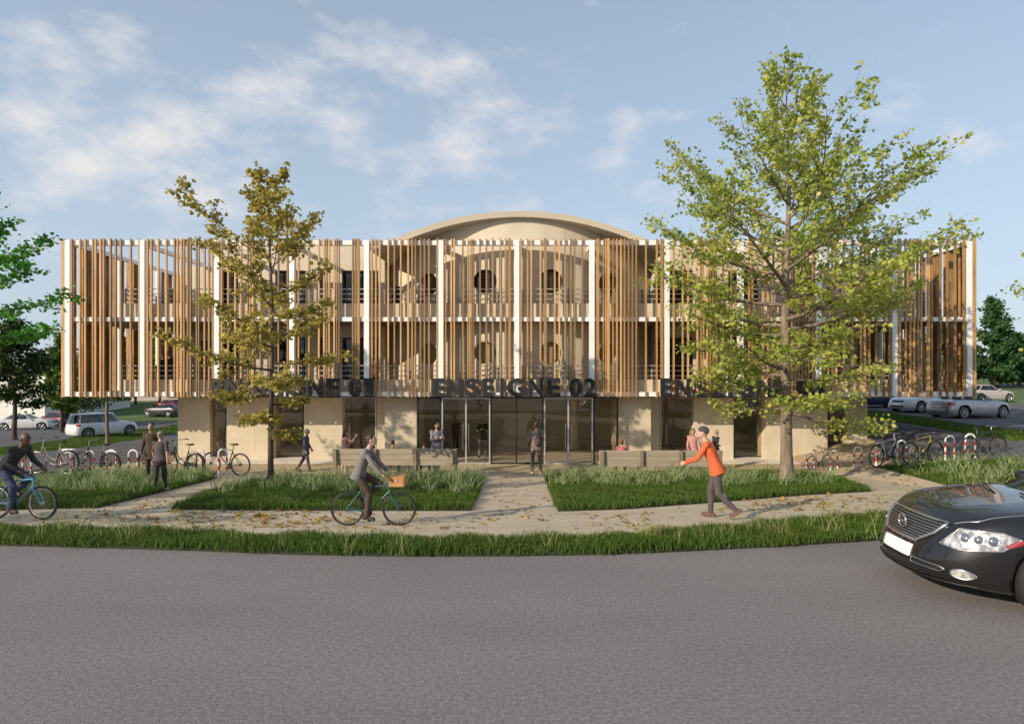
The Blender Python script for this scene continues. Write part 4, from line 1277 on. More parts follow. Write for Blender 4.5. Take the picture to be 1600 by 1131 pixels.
    for s_ in (1, -1):
        t_.capsule(hips[s_] + Vector((0, 0, .02)), knees[s_], .098, .072, 12)
        t_.capsule(knees[s_], knees[s_].lerp(ank[s_], .97), .071, .058 if not g_('tight') else .050, 10)
        t_.ell(knees[s_].lerp(ank[s_], .3) + Vector((0, -.014, 0)), (.062, .064, .105), None, 10, 7)
    T(t_)
    remeshed(t_, 'trousers', vox, bottom, root, 3)
    if skirt:
        u = MB()
        rings_along(u, [S(t) for t in (-.55, -.3, -.1, .05, .12)], [(.25, .2), (.215, .17), (.185, .14), (.172, .125), (.15, .108)], (side, fwd)); T(u)
        u.build('skirt', skirt, root)
    for i, s_ in enumerate((1, -1)):
        f = fdir[s_]
        dn = Vector((0, 0, -1)); dn = (dn - f * dn.dot(f)).normalized()
        z = MB()
        z.capsule(ank[s_] + dn * .032 - f * .05, ank[s_] + dn * .04 + f * .145, .044, .036, 10)
        z.capsule(ank[s_] + dn * .005, ank[s_] + dn * .03, .046, .046, 8)
        sd_ = f.cross(dn).normalized()
        z.box(ank[s_] + dn * .068 + f * .045, (.078, .26, .02), Matrix((sd_, f, -dn)).transposed())
        T(z); remeshed(z, 'shoe', vox, shoes, root, 2)
    # ---- hair
    st, hm = hair
    if st != 'bald':
        h = MB()
        if st == 'cap':
            h.ell(hc + q3 @ Vector((0, -.012, .04)), (.088, .106, .085), q3)
        else:
            h.ell(hc + q3 @ Vector((0, -.020, .030)), (.084, .098, .098), q3)
            h.ell(hc + q3 @ Vector((0, -.050, -.015)), (.074, .062, .075), q3)
        if st == 'long':
            h.capsule(hc + q3 @ Vector((0, -.062, 0)), hc + q3 @ Vector((0, -.095, -.19)), .072, .055, 12)
            for s_ in (1, -1): h.capsule(hc + q3 @ Vector((.062 * s_, -.02, .0)), hc + q3 @ Vector((.07 * s_, -.04, -.13)), .03, .028, 8)
        if st == 'bun':
            h.ell(hc + q3 @ Vector((0, -.115, .03)), (.04, .04, .04), q3)
        if st == 'beard':
            h.ell(hc + q3 @ Vector((0, .052, -.078)), (.052, .05, .044), q3)
        T(h); remeshed(h, 'hat' if st == 'cap' else 'hair', vox * .9, hm, root, 2)
    if extra: extra(root, dict(S=S, sh=sh, wr=wr, elb=elb, hc=hc, up=up, fwd=sfwd, side=sside, T=T, k=k, knees=knees))
    return root
def at(px, py): return G(px, py)
def stand(px, py, pyt, **kw):
    g = G(px, py)
    return g, (py - pyt) * g.y / 950
WALK = dict(legs=((22, 6), (-16, 14)), foot=(8, -18), arms=((-18, 16), (20, 22)))
# walking woman at left, seen from behind
C_TAUPE = cloth('taupe', (0.105, 0.078, 0.080)); C_DKTR = cloth('dark trousers', (0.042, 0.032, 0.038)); C_CHAR = cloth('charcoal', (0.045, 0.044, 0.050)); C_NAVY = cloth('navy', (0.022, 0.026, 0.045)); C_BLACK = cloth('black', (0.014, 0.013, 0.014))
C_GREY = cloth('grey knit', (0.19, 0.175, 0.17), 0.8, 30); C_BROWN = cloth('brown', (0.075, 0.048, 0.032)); C_ORANGE = cloth('orange', (0.72, 0.13, 0.045)); C_MAUVE = cloth('mauve', (0.185, 0.135, 0.125)); C_PINK = cloth('pink', (0.55, 0.27, 0.24)); C_CORAL = cloth('coral', (0.48, 0.13, 0.12))
C_LILAC = cloth('lilac grey', (0.26, 0.22, 0.25)); C_CREAM = cloth('cream', (0.52, 0.44, 0.33)); C_LTGREY = cloth('light grey', (0.27, 0.25, 0.27)); C_JEAN = cloth('denim', (0.05, 0.068, 0.12)); C_DGREEN = cloth('dark shirt', (0.030, 0.032, 0.034)); C_SUIT = cloth('slate suit', (0.085, 0.075, 0.095))
g, H = stand(250, 768, 674)
person('woman walking away in a taupe top and dark leggings, grey blond hair tied up', g, R(6), H, dict(legs=((14, 4), (-10, 12)), foot=(4, -14), arms=((-14, 10), (12, 14)), tight=1, armout=(9, 9), abd=-2, hem=-.03), PALE, C_TAUPE, C_DKTR, SHOEW, ('bun', H_BLD), True, 'short')
g = G(237, 752)
person('man in a dark open jacket standing beyond the woman by the bike racks', g, R(188), (752 - 661) * g.y / 950, dict(arms=((3, 20), (-3, 16)), head=(8, 0)), TAN, C_BROWN, C_DKTR, SHOE, ('short', H_BRN), False, coat=.10)
# businessman walking right in front of the pier
g, H = stand(478, 737, 670)
person('man in a slate suit walking past the stucco pier left of the benches', g, R(-80), H, dict(legs=((12, 2), (-16, 16)), foot=(0, -20), arms=((-6, 16), (8, 18)), head=(0, -2)), TAN, C_SUIT, C_SUIT, SHOE, ('short', H_GRY), False, coat=.06)
g = Vector((PX(538, 23.2), 23.2, gz(PX(538, 23.2), 23.2)))
person('woman in a pale pink top with dark long hair beside the glass door, hand raised', g, R(-60), 1.66, dict(arms=((60, 85), (2, 14)), armout=(12, 8), head=(-8, 0)), PALE, C_PINK, C_CREAM, SHOEW, ('long', H_BLK), False, 'short')
# behind the left bench
SEAT = lambda k=1.0, h=.46: dict(base=(0, 0, (h + .10)), legs=((84, 86), (84, 88)), abd=9, arms=((22, 62), (24, 58)), lean=-3, armin=(18, 18))
def seated(label, px, D, rz, hscale, skin, top, bottom, hair, lift=0.0, **kw):
    x = PX(px, D); z = gz(x, D)
    return person(label, Vector((x, D, z + lift)), rz, hscale, SEAT(), skin, top, bottom, SHOE, hair, False, **kw)
# man standing in front of the bench
g = Vector((PX(682, 23.0), 23.0, gz(PX(682, 23), 23)))
person('bearded man in a lilac grey jacket standing between bench and glass doors, arms folded', g, R(205), 1.98, dict(arms=((18, 92), (22, 88)), armin=(58, 58), armout=(6, 6), legs=((10, 4), (-8, 6)), head=(12, -3)), PALE, C_LILAC, C_CREAM, SHOE, ('beard', H_BRN), False)
# inside the lobby
for (px, D, H, lb, rz, ps, tp, bt, hr) in (
    (712, 29.8, 1.72, 'dim figure of a man in brown standing deep inside the lobby', R(200), dict(arms=((8, 20), (4, 16))), C_BROWN, C_BLACK, ('short', H_BLK)),
    (754, 28.3, 1.80, 'man in a black shirt and light grey trousers inside the lobby, hands joined', R(182), dict(arms=((14, 98), (14, 98)), armin=(48, 48), armout=(16, 16), abd=6), C_BLACK, C_LTGREY, ('short', H_BLK))):
    person(lb, Vector((PX(px, D), D, -1.215)), rz, H, ps, TAN, tp, bt, SHOE, hr, False, 'short')
# man with a shoulder bag walking to the doors
def bag(root, q):
    m_ = MB(); c = q['S'](.16) - q['fwd'] * .15 + q['side'] * .06
    m_.ell(c, (.115, .085, .17), None, 14, 9); m_.ell(c - q['fwd'] * .06 + Vector((0, 0, -.05)), (.08, .05, .09), None, 10, 7); q['T'](m_)
    m_.build('backpack', mat('bag canvas', (0.055, 0.04, 0.028), 0.8, col2=(0.075, 0.055, 0.04), scale=20), root)
    s_ = MB(); s_.tube([c + Vector((0, 0, .14)), q['sh'][1] + Vector((-.04, -.05, .07)), q['sh'][1] + Vector((-.05, .08, -.03)), q['S'](.15) + q['fwd'] * .12 + q['side'] * .10], .014, 6); q['T'](s_)
    s_.build('bag_strap', BLACK, root)
g, H = stand(838, 739.6, 659.5)
person('man with a dark bag over his shoulder walking towards the glass doors', g, R(-4), H, dict(legs=((5, 2), (-5, 6)), arms=((10, 70), (2, 26)), armout=(12, 14), abd=5), TAN, C_MAUVE, C_TAUPE, SHOEW, ('short', H_BRN), False, extra=bag)
# by the right bench
g = Vector((PX(1083, 23.4), 23.4, gz(PX(1083, 23.4), 23.4)))
person('person in a pink top standing behind the jogger by the right bench', g, R(170), 1.72, dict(arms=((10, 40), (6, 20))), TAN, C_PINK, C_BROWN, SHOE, ('short', H_BRN), False)
g = Vector((PX(1117, 24.4), 24.4, gz(PX(1117, 24.4), 24.4)))
person('small figure in navy with a skirt turned sideways by the right pier', g, R(-70), 1.58, dict(arms=((-22, 40), (10, 60)), lean=6, head=(0, 4)), PALE, C_NAVY, C_NAVY, SHOE, ('bun', H_BLD), False, skirt=C_NAVY)
# balconies
for (px, D, z, H, lb, rz, ps, tp, bt, hr, sk) in (
    (620, 26.9, 4.987, 1.76, 'man in a black suit on the upper balcony, left of the rounded wall', R(180), dict(arms=((2, 10), (-2, 10)), head=(0, 0)), C_BLACK, C_BLACK, ('short', H_GRY), PALE),
    (658, 26.6, 4.987, 1.80, 'person in a grey shirt and black trousers on the upper balcony by the porthole', R(160), dict(arms=((16, 60), (24, 50)), armin=(30, 30)), C_GREY, C_BLACK, ('short', H_BLK), TAN),
    (587, 26.9, 1.845, 1.66, 'woman in coral on the first floor balcony near the dark door', R(150), dict(arms=((4, 30), (4, 20))), C_CORAL, C_BROWN, ('long', H_BLK), DARKSK),
    (255, 27.6, 1.845, 1.70, 'dark dressed person on the first floor terrace behind the slats', R(200), dict(arms=((4, 30), (4, 20))), C_BLACK, C_NAVY, ('short', H_BLK), TAN),
    (265, 28.6, 1.845, 1.82, 'taller person in dark red on the first floor terrace behind the slats', R(170), dict(arms=((4, 30), (4, 40))), C_BROWN, C_BLACK, ('short', H_BRN), TAN),
    (1313, 27.0, 1.845, 1.66, 'person in orange on the first floor balcony behind the big green tree', R(185), dict(arms=((4, 50), (4, 20))), C_CORAL, C_BROWN, ('bun', H_RED), PALE)):
    person(lb, Vector((PX(px, D), D, z)), rz, H, ps, sk, tp, bt, SHOE, hr, False)
# jogger
g = G(1120, 809)
hj = (809 - 668) * g.y / 950 * 1.03
person('jogger in an orange long sleeved top, dark beanie and grey leggings heading left', g, R(68), hj,
       dict(lean=21, legs=((16, 16), (-6, 40)), foot=(2, -34), arms=((-30, 42), (30, 36)), armin=(6, 8), armout=(10, 10), tight=1, head=(6, -8), curl=.9, abd=2, hem=-.10),
       PALE, C_ORANGE, cloth('leggings', (0.10, 0.078, 0.080)), cloth('running shoe', (0.15, 0.085, 0.075)), ('cap', cloth('beanie', (0.075, 0.06, 0.065))), True)

# ------------------------------------------------------------------ bicycles: +Y forward
def bicycle(label, loc, rz, kind='city', frame=(0.02, 0.02, 0.022), group='bicycles parked at the red and white hoops', scale=1.0, basket=False, rim=None, steer=0, roll=0.0, near=False, cat='bicycle', tyre=TYRE):
    root = thing('bicycle', label, cat, loc, rz, group)
    root.scale = (scale,) * 3
    root.rotation_euler = (0, R(roll), rz)
    fm = mat('bike paint %.2f %.2f %.2f' % frame, frame, 0.35, 0.1, coat=.4, col2=tuple(v * .85 for v in frame), scale=6)
    Wr = .345
    ra, fa, bb = Vector((0, -.47, Wr)), Vector((0, .58, Wr)), Vector((0, -.05, .285))
    ht, hb = Vector((0, .34, .86)), Vector((0, .385, .70))
    stt = Vector((0, -.20, .76)); sad = Vector((0, -.235, .93))
    for c in (ra, fa):
        w_ = thing('wheel', None, None, c); w_.parent = root
        q = Matrix.Rotation(R(steer), 3, 'Z') if c is fa else Matrix.Identity(3)
        t = MB(); rt = .024 if kind == 'mtb' else .017
        t.lathe([(Wr - rt + rt * math.cos(a), rt * math.sin(a)) for a in [2 * PI * i / 8 for i in range(8)]], (0, 0, 0), 'X', 40, closed=True)
        t.v = [q @ v for v in t.v]; t.build('tyre', tyre, w_)
        r_ = MB(); rr = Wr - 2 * rt + .004
        r_.lathe([(rr, -.010), (rr, .010), (rr - .018, .008), (rr - .018, -.008)], (0, 0, 0), 'X', 40, closed=True)
        r_.lathe([(.026, -.035), (.026, .035), (.012, .036), (.012, -.036)], (0, 0, 0), 'X', 10, closed=True)
        ns = 28 if near else 16
        for i in range(ns):
            a = 2 * PI * i / ns; b_ = a + (.5 if i % 2 else -.5)
            r_.tube([(.03 * (1 if i % 4 < 2 else -1), .024 * math.cos(b_), .024 * math.sin(b_)), (0, rr * math.cos(a), rr * math.sin(a))], .0016 if near else .0022, 4, cap=False)
        r_.v = [q @ v for v in r_.v]; r_.build('rim', rim or STEEL, w_)
    f = MB()
    f.tube([hb + Vector((0, -.008, .02)), ht + Vector((0, .006, 0.01))], .021, 8)
    if kind == 'city':
        f.tube([hb, Vector((0, .22, .40)), Vector((0, .06, .31)), bb], .021, 8)
        f.tube([ht - Vector((0, 0, .04)), Vector((0, .20, .55)), Vector((0, -.02, .42)), Vector((0, -.11, .48))], .014, 8)
    else:
        f.tube([hb, bb], .021 if kind == 'mtb' else .017, 8); f.tube([ht - Vector((0, -.004, .035)), stt], .017 if kind == 'mtb' else .015, 8)
    f.tube([bb, stt], .016, 8)
    for s_ in (1, -1):
        f.tube([bb + Vector((s_ * .02, -.02, 0)), ra + Vector((s_ * .055, .02, 0)), ra + Vector((s_ * .055, 0, 0))], .010, 6)
        f.tube([stt + Vector((s_ * .015, 0, -.06)), ra + Vector((s_ * .055, 0, .01))], .009, 6)
    f.build('frame', fm, root)
    q = Matrix.Rotation(R(steer), 3, 'Z')
    fk = MB()
    for s_ in (1, -1):
        fk.tube([hb + Vector((s_ * .05, .01, -.03)), hb.lerp(fa, .5) + Vector((s_ * .055, -.005, 0)), fa + Vector((s_ * .055, 0, 0))], [.017, .014, .010] if kind == 'mtb' else [.012, .011, .008], 8)
    fk.tube([hb + Vector((-.05, .01, -.03)), hb + Vector((.05, .01, -.03))], .018, 8)
    if steer: fk.v = [q @ (v - fa) + fa for v in fk.v]
    fk.build('fork', fm if kind != 'plain' else STEEL, root)
    hbz = .985 if kind != 'city' else 1.04
    st = Vector((0, .33 if kind == 'city' else .37, hbz))
    h = MB()
    h.tube([ht, Vector((0, .325, .93)), st], .013, 8)
    if kind == 'city': pts = [(-.27, .10, hbz + .02), (-.22, .22, hbz + .03), (-.10, .33, hbz + .015), (0, st.y, hbz), (.10, .33, hbz + .015), (.22, .22, hbz + .03), (.27, .10, hbz + .02)]
    else: pts = [(-.30, st.y - .05, hbz + .012), (-.12, st.y, hbz), (.12, st.y, hbz), (.30, st.y - .05, hbz + .012)]
    h.tube(pts, .0115, 8)
    if steer: h.v = [q @ (v - Vector((0, .37, 0))) + Vector((0, .37, 0)) for v in h.v]
    hb_ = h.build('handlebar', STEEL if kind != 'mtb' else BLACK, root)
    for s_ in (0, -1):
        gp_ = MB(); a, b_ = Vector(pts[s_]), Vector(pts[1 if s_ == 0 else -2]); gp_.tube([a, a.lerp(b_, .45 if kind == 'mtb' else .9 if kind == 'city' else .5)], .017, 8)
        if steer: gp_.v = [q @ (v - Vector((0, .37, 0))) + Vector((0, .37, 0)) for v in gp_.v]
        gp_.build('grip', BLACK, hb_)
    s2 = MB()
    s2.loft([[Vector((w_ * math.cos(a), y, z_ + hh * math.sin(a))) for a in [2 * PI * i / 12 for i in range(12)]] for y, w_, z_, hh in ((-.37, .02, .935, .015), (-.35, .075, .945, .028), (-.28, .08, .945, .026), (-.19, .045, .94, .022), (-.10, .02, .935, .014))])
    sd_ = s2.build('saddle', BLACK, root)
    sp = MB(); sp.tube([stt, sad + Vector((0, 0, .01))], .013, 8); sp.build('seat_post', STEEL, sd_)
    ck = MB()
    ck.lathe([(.095, .045), (.095, .05), (.02, .05), (.02, .045)], bb, 'X', 24, closed=True)
    for s_, a in ((1, g_crank[0]), (-1, g_crank[0] + PI)):
        e = bb + Vector((s_ * .075, .17 * math.cos(a), .17 * math.sin(a)))
        ck.tube([bb + Vector((s_ * .06, 0, 0)), e], .010, 6)
    ck.tube([bb + Vector((.048, -.02, .092)), ra + Vector((.048, 0, .04))], .005, 4); ck.tube([bb + Vector((.048, -.02, -.092)), ra + Vector((.048, 0, -.04))], .005, 4)
    cr = ck.build('crank', POST, root)
    for s_, a in ((1, g_crank[0]), (-1, g_crank[0] + PI)):
        e = bb + Vector((s_ * .115, .17 * math.cos(a), .17 * math.sin(a)))
        p_ = MB(); p_.bbox(e, (.085, .075, .02), .005); p_.build('pedal', BLACK, cr)
    if kind == 'city':
        for c, a0, a1 in ((ra, 20, 195), (fa, 15, 140)):
            m_ = MB(); N_ = 16
            vs = []
            for i in range(N_ + 1):
                a = R(a0 + (a1 - a0) * i / N_)
                for w_ in (-.028, .028): vs.append(c + Vector((w_, (Wr + .022) * math.cos(a), (Wr + .022) * math.sin(a))))
            m_.add(vs, [(2 * i, 2 * i + 1, 2 * i + 3, 2 * i + 2) for i in range(N_)], 0, True)
            o = m_.build('mudguard', BLACK, root); sm_ = o.modifiers.new('s', 'SOLIDIFY'); sm_.thickness = .003
        m_ = MB(); z_ = .74
        for s_ in (-.06, 0, .06): m_.tube([(s_, -.26, z_), (s_, -.66, z_)], .006, 5)
        for y in (-.28, -.46, -.64): m_.tube([(-.06, y, z_), (.06, y, z_)], .006, 5)
        for s_ in (-1, 1): m_.tube([(s_ * .06, -.5, z_), (s_ * .055, -.47, Wr)], .006, 5)
        m_.build('luggage_rack', STEEL, root)
        m_ = MB(); m_.bbox((.055, -.20, .34), (.03, .50, .13), .014); m_.build('chain_guard', BLACK, root)
    if basket:
        m_ = MB()
        y0, y1 = .40, .70
        m_.bbox((0, .55, .82), (.30, .30, .02), .004)
        for y in (.405, .695): m_.bbox((0, y, .915), (.33, .018, .20), .004)
        for x in (-.158, .158): m_.bbox((x, .55, .915), (.018, .272, .20), .004)
        m_.bbox((0, .55, 1.01), (.345, .325, .016), .004)
        b_ = m_.build('basket', mat('basket leather', (0.42, 0.20, 0.07), 0.6, col2=(0.50, 0.26, 0.10), scale=6), root)
        m_ = MB(); m_.lathe([(.02, 0), (.02, .006), (.001, .007)], (.168, .55, .93), 'X', 12); m_.build('buckle', CHROME, b_)
    return root
g_crank = [R(-35)]
# cyclist in the foreground, riding right
g = G(577, 822.5); g = Vector((g.x, 10.75, gz(g.x, 10.75)))
sc_ = 81 / 1.05 * 10.75 / 950
g_crank[0] = R(-70)
bk = bicycle('teal bicycle with a tan front basket ridden along the footpath', g, R(-90), 'road', (0.02, 0.13, 0.135), None, sc_, True, mat('dark rim', (0.05, 0.05, 0.052), 0.4, 0.5), near=True)
k_ = sc_
bbp = Vector((0, -.05, .285))
ft = [(s_ * .10, -.05 + .17 * math.cos(a) - .06, .285 + .17 * math.sin(a) + .10) for s_, a in ((1, R(-70)), (-1, R(110)))]
person('man in a grey pullover and brown trousers riding the teal bicycle', g, R(-90), 1.79 * sc_,
       dict(base=(0, -.235 * k_, 1.045 * k_), hem=-.10, lean=17, hunch=.12, hands=((.27 * k_, .315 * k_, 1.03 * k_), (-.27 * k_, .315 * k_, 1.03 * k_)), palmdown=1, curl=.8,
            feet=[tuple(v * k_ for v in q) for q in ft], foot=(-8, 0), head=(0, -4), elbowout=.35, kneeout=.12, handdir=(0, .8, -.2)),
       PALE, C_GREY, C_BROWN, SHOE, ('short', H_BRN), True)
# cyclist at the far left edge, riding right and a little nearer
gx_ = PX(30, 11.6); g = Vector((gx_, 11.55, gz(gx_, 11.55)))
sc2 = 0.93
g_crank[0] = R(-60)
rz_ = R(-97)
bicycle('blue mountain bike ridden in at the left edge of the path', g, rz_, 'mtb', (0.10, 0.30, 0.50), None, sc2, False, mat('pale rim', (0.55, 0.50, 0.44), 0.4, 0.3), near=True, tyre=mat('brown tyre', (0.035, 0.026, 0.020), 0.8))
ft = [(s_ * .12, -.05 + .17 * math.cos(a) - .06, .285 + .17 * math.sin(a) + .10) for s_, a in ((1, R(-60)), (-1, R(120)))]
person('man in a charcoal top and jeans leaning over the blue mountain bike', g, rz_, 1.84 * sc2,
       dict(base=(0, -.25 * sc2, 1.03 * sc2), hem=-.08, lean=34, hunch=.15, hands=((.27 * sc2, .30 * sc2, 1.035 * sc2), (-.27 * sc2, .30 * sc2, 1.035 * sc2)), palmdown=1, curl=.8,
            feet=[tuple(v * sc2 for v in q) for q in ft], foot=(-6, 2), head=(-4, 2), elbowout=.6, kneeout=.12, handdir=(0, .8, -.2)),
       DARKSK, C_CHAR, C_JEAN, SHOEB, ('bald', H_BLK), True)

# ------------------------------------------------------------------ parked bikes and hoops
def hoop(label, px, pyb, pyt, wpx, dz=0, turn=0.0):
    g = G(px, pyb)
    k = g.y / 950
    h, r = (pyb - pyt) * k, wpx * k / 2
    root = thing('bike_rack', label, 'bike rack', g, turn, 'red and white bicycle hoops')
    pts = [Vector((-r, 0, -.05))] + [Vector((-r, 0, (h - r) * t)) for t in (.3, .6, 1)] + [Vector((-r * math.cos(a), 0, h - r + r * math.sin(a))) for a in [PI * i / 12 for i in range(1, 12)]] + [Vector((r, 0, (h - r) * t)) for t in (1, .6, .3)] + [Vector((r, 0, -.05))]
    m_ = MB(); m_.tube(pts, .030, 10); m_.build('hoop', RACKW, root)
    for s_ in (-1, 1):
        for z in (.30, .62):
            b_ = MB(); b_.tube([(s_ * r, 0, h * (z - .075)), (s_ * r, 0, h * (z + .075))], .0335, 10); b_.build('red_band', RED, root)
    return root
hl = [(42, 742, 705, 13, 'hoop at the far left behind the leaning rider'), (103, 741, 703, 15, 'hoop at the rear wheel of the pale city bike'), (140, 741, 704, 13, 'hoop at the front wheel of the black city bike'), (174, 741, 703, 15, 'hoop at the rear wheel of the black city bike'),
      (208, 741, 703, 14, 'empty hoop between the black city bike and the walking woman'), (238, 742, 706, 14, 'hoop hidden behind the walking woman'), (313.5, 743, 704, 13, 'hoop behind the dark bike right of the walking woman'), (348, 744, 702, 13, 'hoop in front of the bike beside the first pier')]
for px, a, b_, w_, lb in hl: hoop('red and white ' + lb, px, a, b_, w_)
hr_ = [(1266, 734, 709, 12, 'hoop at the rear wheel of the small white bike'), (1303, 734, 704, 11, 'hoop at the front wheel of the small white bike'), (1340.5, 732, 698, 11.5, 'empty hoop on the sand right of the small white bike'), (1375, 729, 691, 12.5, 'hoop at the rear wheel of the silver bike'),
       (1409, 727, 688, 13, 'hoop between the silver and the yellow bike'), (1484, 719, 681, 14, 'empty hoop between the yellow and the dark bike'), (1516, 717, 678, 15, 'hoop at the rear wheel of the dark bike, rightmost')]
for px, a, b_, w_, lb in hr_: hoop('red and white ' + lb, px, a, b_, w_)
def pbike(label, px, py, wpx, rz, kind, col, **kw):
    """px, py: middle of the bike on the ground; wpx: wheel height in pixels"""
    g = G(px, py)
    s_ = wpx * g.y / 950 / .69
    return bicycle(label, g, rz, kind, col, scale=s_, **kw)
g_crank[0] = R(15)
pbike('pale silver city bike parked at the far left hoop', 84, 741, 37, R(82), 'city', (0.30, 0.25, 0.25))
DRIM = mat('dark rim', (0.05, 0.05, 0.052), 0.4, 0.5)
pbike('black city bike parked between two hoops left of the empty hoop', 153, 742, 35, R(78), 'city', (0.015, 0.015, 0.017), rim=DRIM)
pbike('dark bike parked behind the walking woman', 238, 743, 34, R(55), 'city', (0.02, 0.018, 0.018), rim=DRIM)
pbike('black city bike with mudguards parked right of the walking woman', 287, 743, 36, R(70), 'city', (0.018, 0.017, 0.018), rim=DRIM)
pbike('slim dark bike parked beside the first stucco pier', 355, 743, 36, R(75), 'road', (0.03, 0.032, 0.034), rim=DRIM)
pbike('small white bike parked on the sand by the big green tree', 1279, 733, 22, R(-65), 'road', (0.70, 0.68, 0.66))
pbike('silver bike parked right of the empty hoop', 1386, 729, 36, R(-65), 'road', (0.45, 0.45, 0.46), rim=DRIM)
pbike('pale yellow bike parked between the silver and the dark bike', 1440, 725, 36, R(-70), 'mtb', (0.55, 0.40, 0.14))
pbike('dark bike with a pale fork parked at the rightmost hoop', 1535, 715, 34, R(-80), 'road', (0.03, 0.028, 0.03), rim=DRIM)

# ------------------------------------------------------------------ benches
def bench(label, pxa, pxb, D, pt, pb_, npanel):
    x0, x1 = PX(pxa, D), PX(pxb, D)
    xm = (x0 + x1) / 2
    z = gz(xm, D)
    root = thing('bench', label, 'bench', (xm, D, z), 0, 'long timber benches facing the entrance')
    zt, zb = PZ(pt, D) - z, PZ(pb_, D) - z
    L = x1 - x0
    tilt = Matrix.Rotation(R(7), 3, 'X')
    nb = 3
    hh = (zt - zb) / nb
    for i in range(nb):
        m_ = MB(); m_.bbox((0, -.0 - .10 * (i / nb), zb + hh * (i + .5)), (L, .045, hh - .006), .008, tilt); m_.build('backrest_plank', BENCHW, root)
    for i in range(npanel + 1):
        x = -L / 2 + .10 + (L - .2) * i / npanel
        m_ = MB(); m_.bbox((x, -.125, (zt + zb) / 2), (.14, .05, zt - zb + .01), .008, tilt); m_.build('backrest_batten', BENCHD, root)
        m_ = MB()
        m_.bbox((x, .05, (zb) / 2 - .02), (.085, .09, zb + .10), .006); m_.bbox((x, .46, .19), (.085, .09, .46), .006); m_.bbox((x, .255, .40), (.07, .32, .07), .006)
        m_.build('leg', BENCHD, root)
    for i in range(4):
        m_ = MB(); m_.bbox((0, .08 + i * .135, .455), (L, .12, .045), .008); m_.build('seat_plank', BENCHW, root)
    return root
BL = bench('long timber bench with its back to the grass left of the doors', 520, 715, 22.0, 700.5, 727, 3)
BR = bench('long timber bench with its back to the grass right of the doors', 936, 1128, 22.0, 703, 729.5, 3)
def sit_on(bn, px, lb, H, skin, top, bottom, hair, rz=0.0, dz=0.0):
    x = PX(px, 22.3); z = bn.location.z
    person(lb, Vector((x, 22.3, z + dz)), rz, H, dict(base=(0, 0, .478 + .10 * H / 1.75), legs=((84, 86), (84, 88)), abd=9, arms=((22, 62), (24, 58)), lean=6, armin=(18, 18), head=(0, -8)), skin, top, bottom, SHOE, hair, False, group=None)
sit_on(BL, 613, 'person in a mauve top sitting mid bench, seen from behind', 1.55, TAN, C_MAUVE, C_DKTR, ('short', H_BRN))
sit_on(BL, 662, 'red haired child sitting near the right end of the left bench', 1.42, PALE, C_NAVY, C_NAVY, ('short', H_RED))
sit_on(BR, 972, 'person in a coral top sitting near the left end of the right bench', 1.56, TAN, C_CORAL, C_JEAN, ('short', H_RED))
# ------------------------------------------------------------------ cars: +Y forward, origin on the ground at mid length
def superell(a, b, n, phi):
    c, s = math.cos(phi), math.sin(phi)
    return a * math.copysign(abs(c) ** (2 / n), c), b * math.copysign(abs(s) ** (2 / n), s)
def lerp_tab(tab, x):
    if x <= tab[0][0]: return tab[0][1]
    for (a, va), (b, vb) in zip(tab, tab[1:]):
        if x <= b:
            t = (x - a) / (b - a)
            return va + (vb - va) * t
    return tab[-1][1]
def smooth_tab(tab):
    """Catmull-like smoothing of a coarse profile"""
    def f(x):
        return (lerp_tab(tab, x - .06) + 2 * lerp_tab(tab, x) + lerp_tab(tab, x + .06)) / 4
    return f
CARBLK = plain('car black trim', (0.012, 0.012, 0.013), 0.5)
CARDARK = plain('wheel well', (0.006, 0.006, 0.006), 0.9)
LAMPG = mat('headlamp', (0.30, 0.29, 0.28), 0.15, 0.5, col2=(0.78, 0.76, 0.73), scale=16, coat=1, lo=.42, hi=.58)
LENS = mat('lamp lens', (0.22, 0.25, 0.30), 0.08, 0.6, coat=1)
TAIL = mat('tail lamp', (0.38, 0.02, 0.02), 0.2, coat=1)
PLATE = plain('plate white', (0.82, 0.81, 0.79), 0.5)
ALLOY = plain('alloy', (0.50, 0.50, 0.51), 0.3, 0.85)
SEATL = mat('car seat', (0.10, 0.08, 0.07), 0.6, col2=(0.13, 0.105, 0.09), scale=8)
def paint(name, c, metal=0.35, rough=0.32):
    return mat('car paint ' + name, c, rough, metal, col2=tuple(v * .92 for v in c), scale=3, coat=.9)
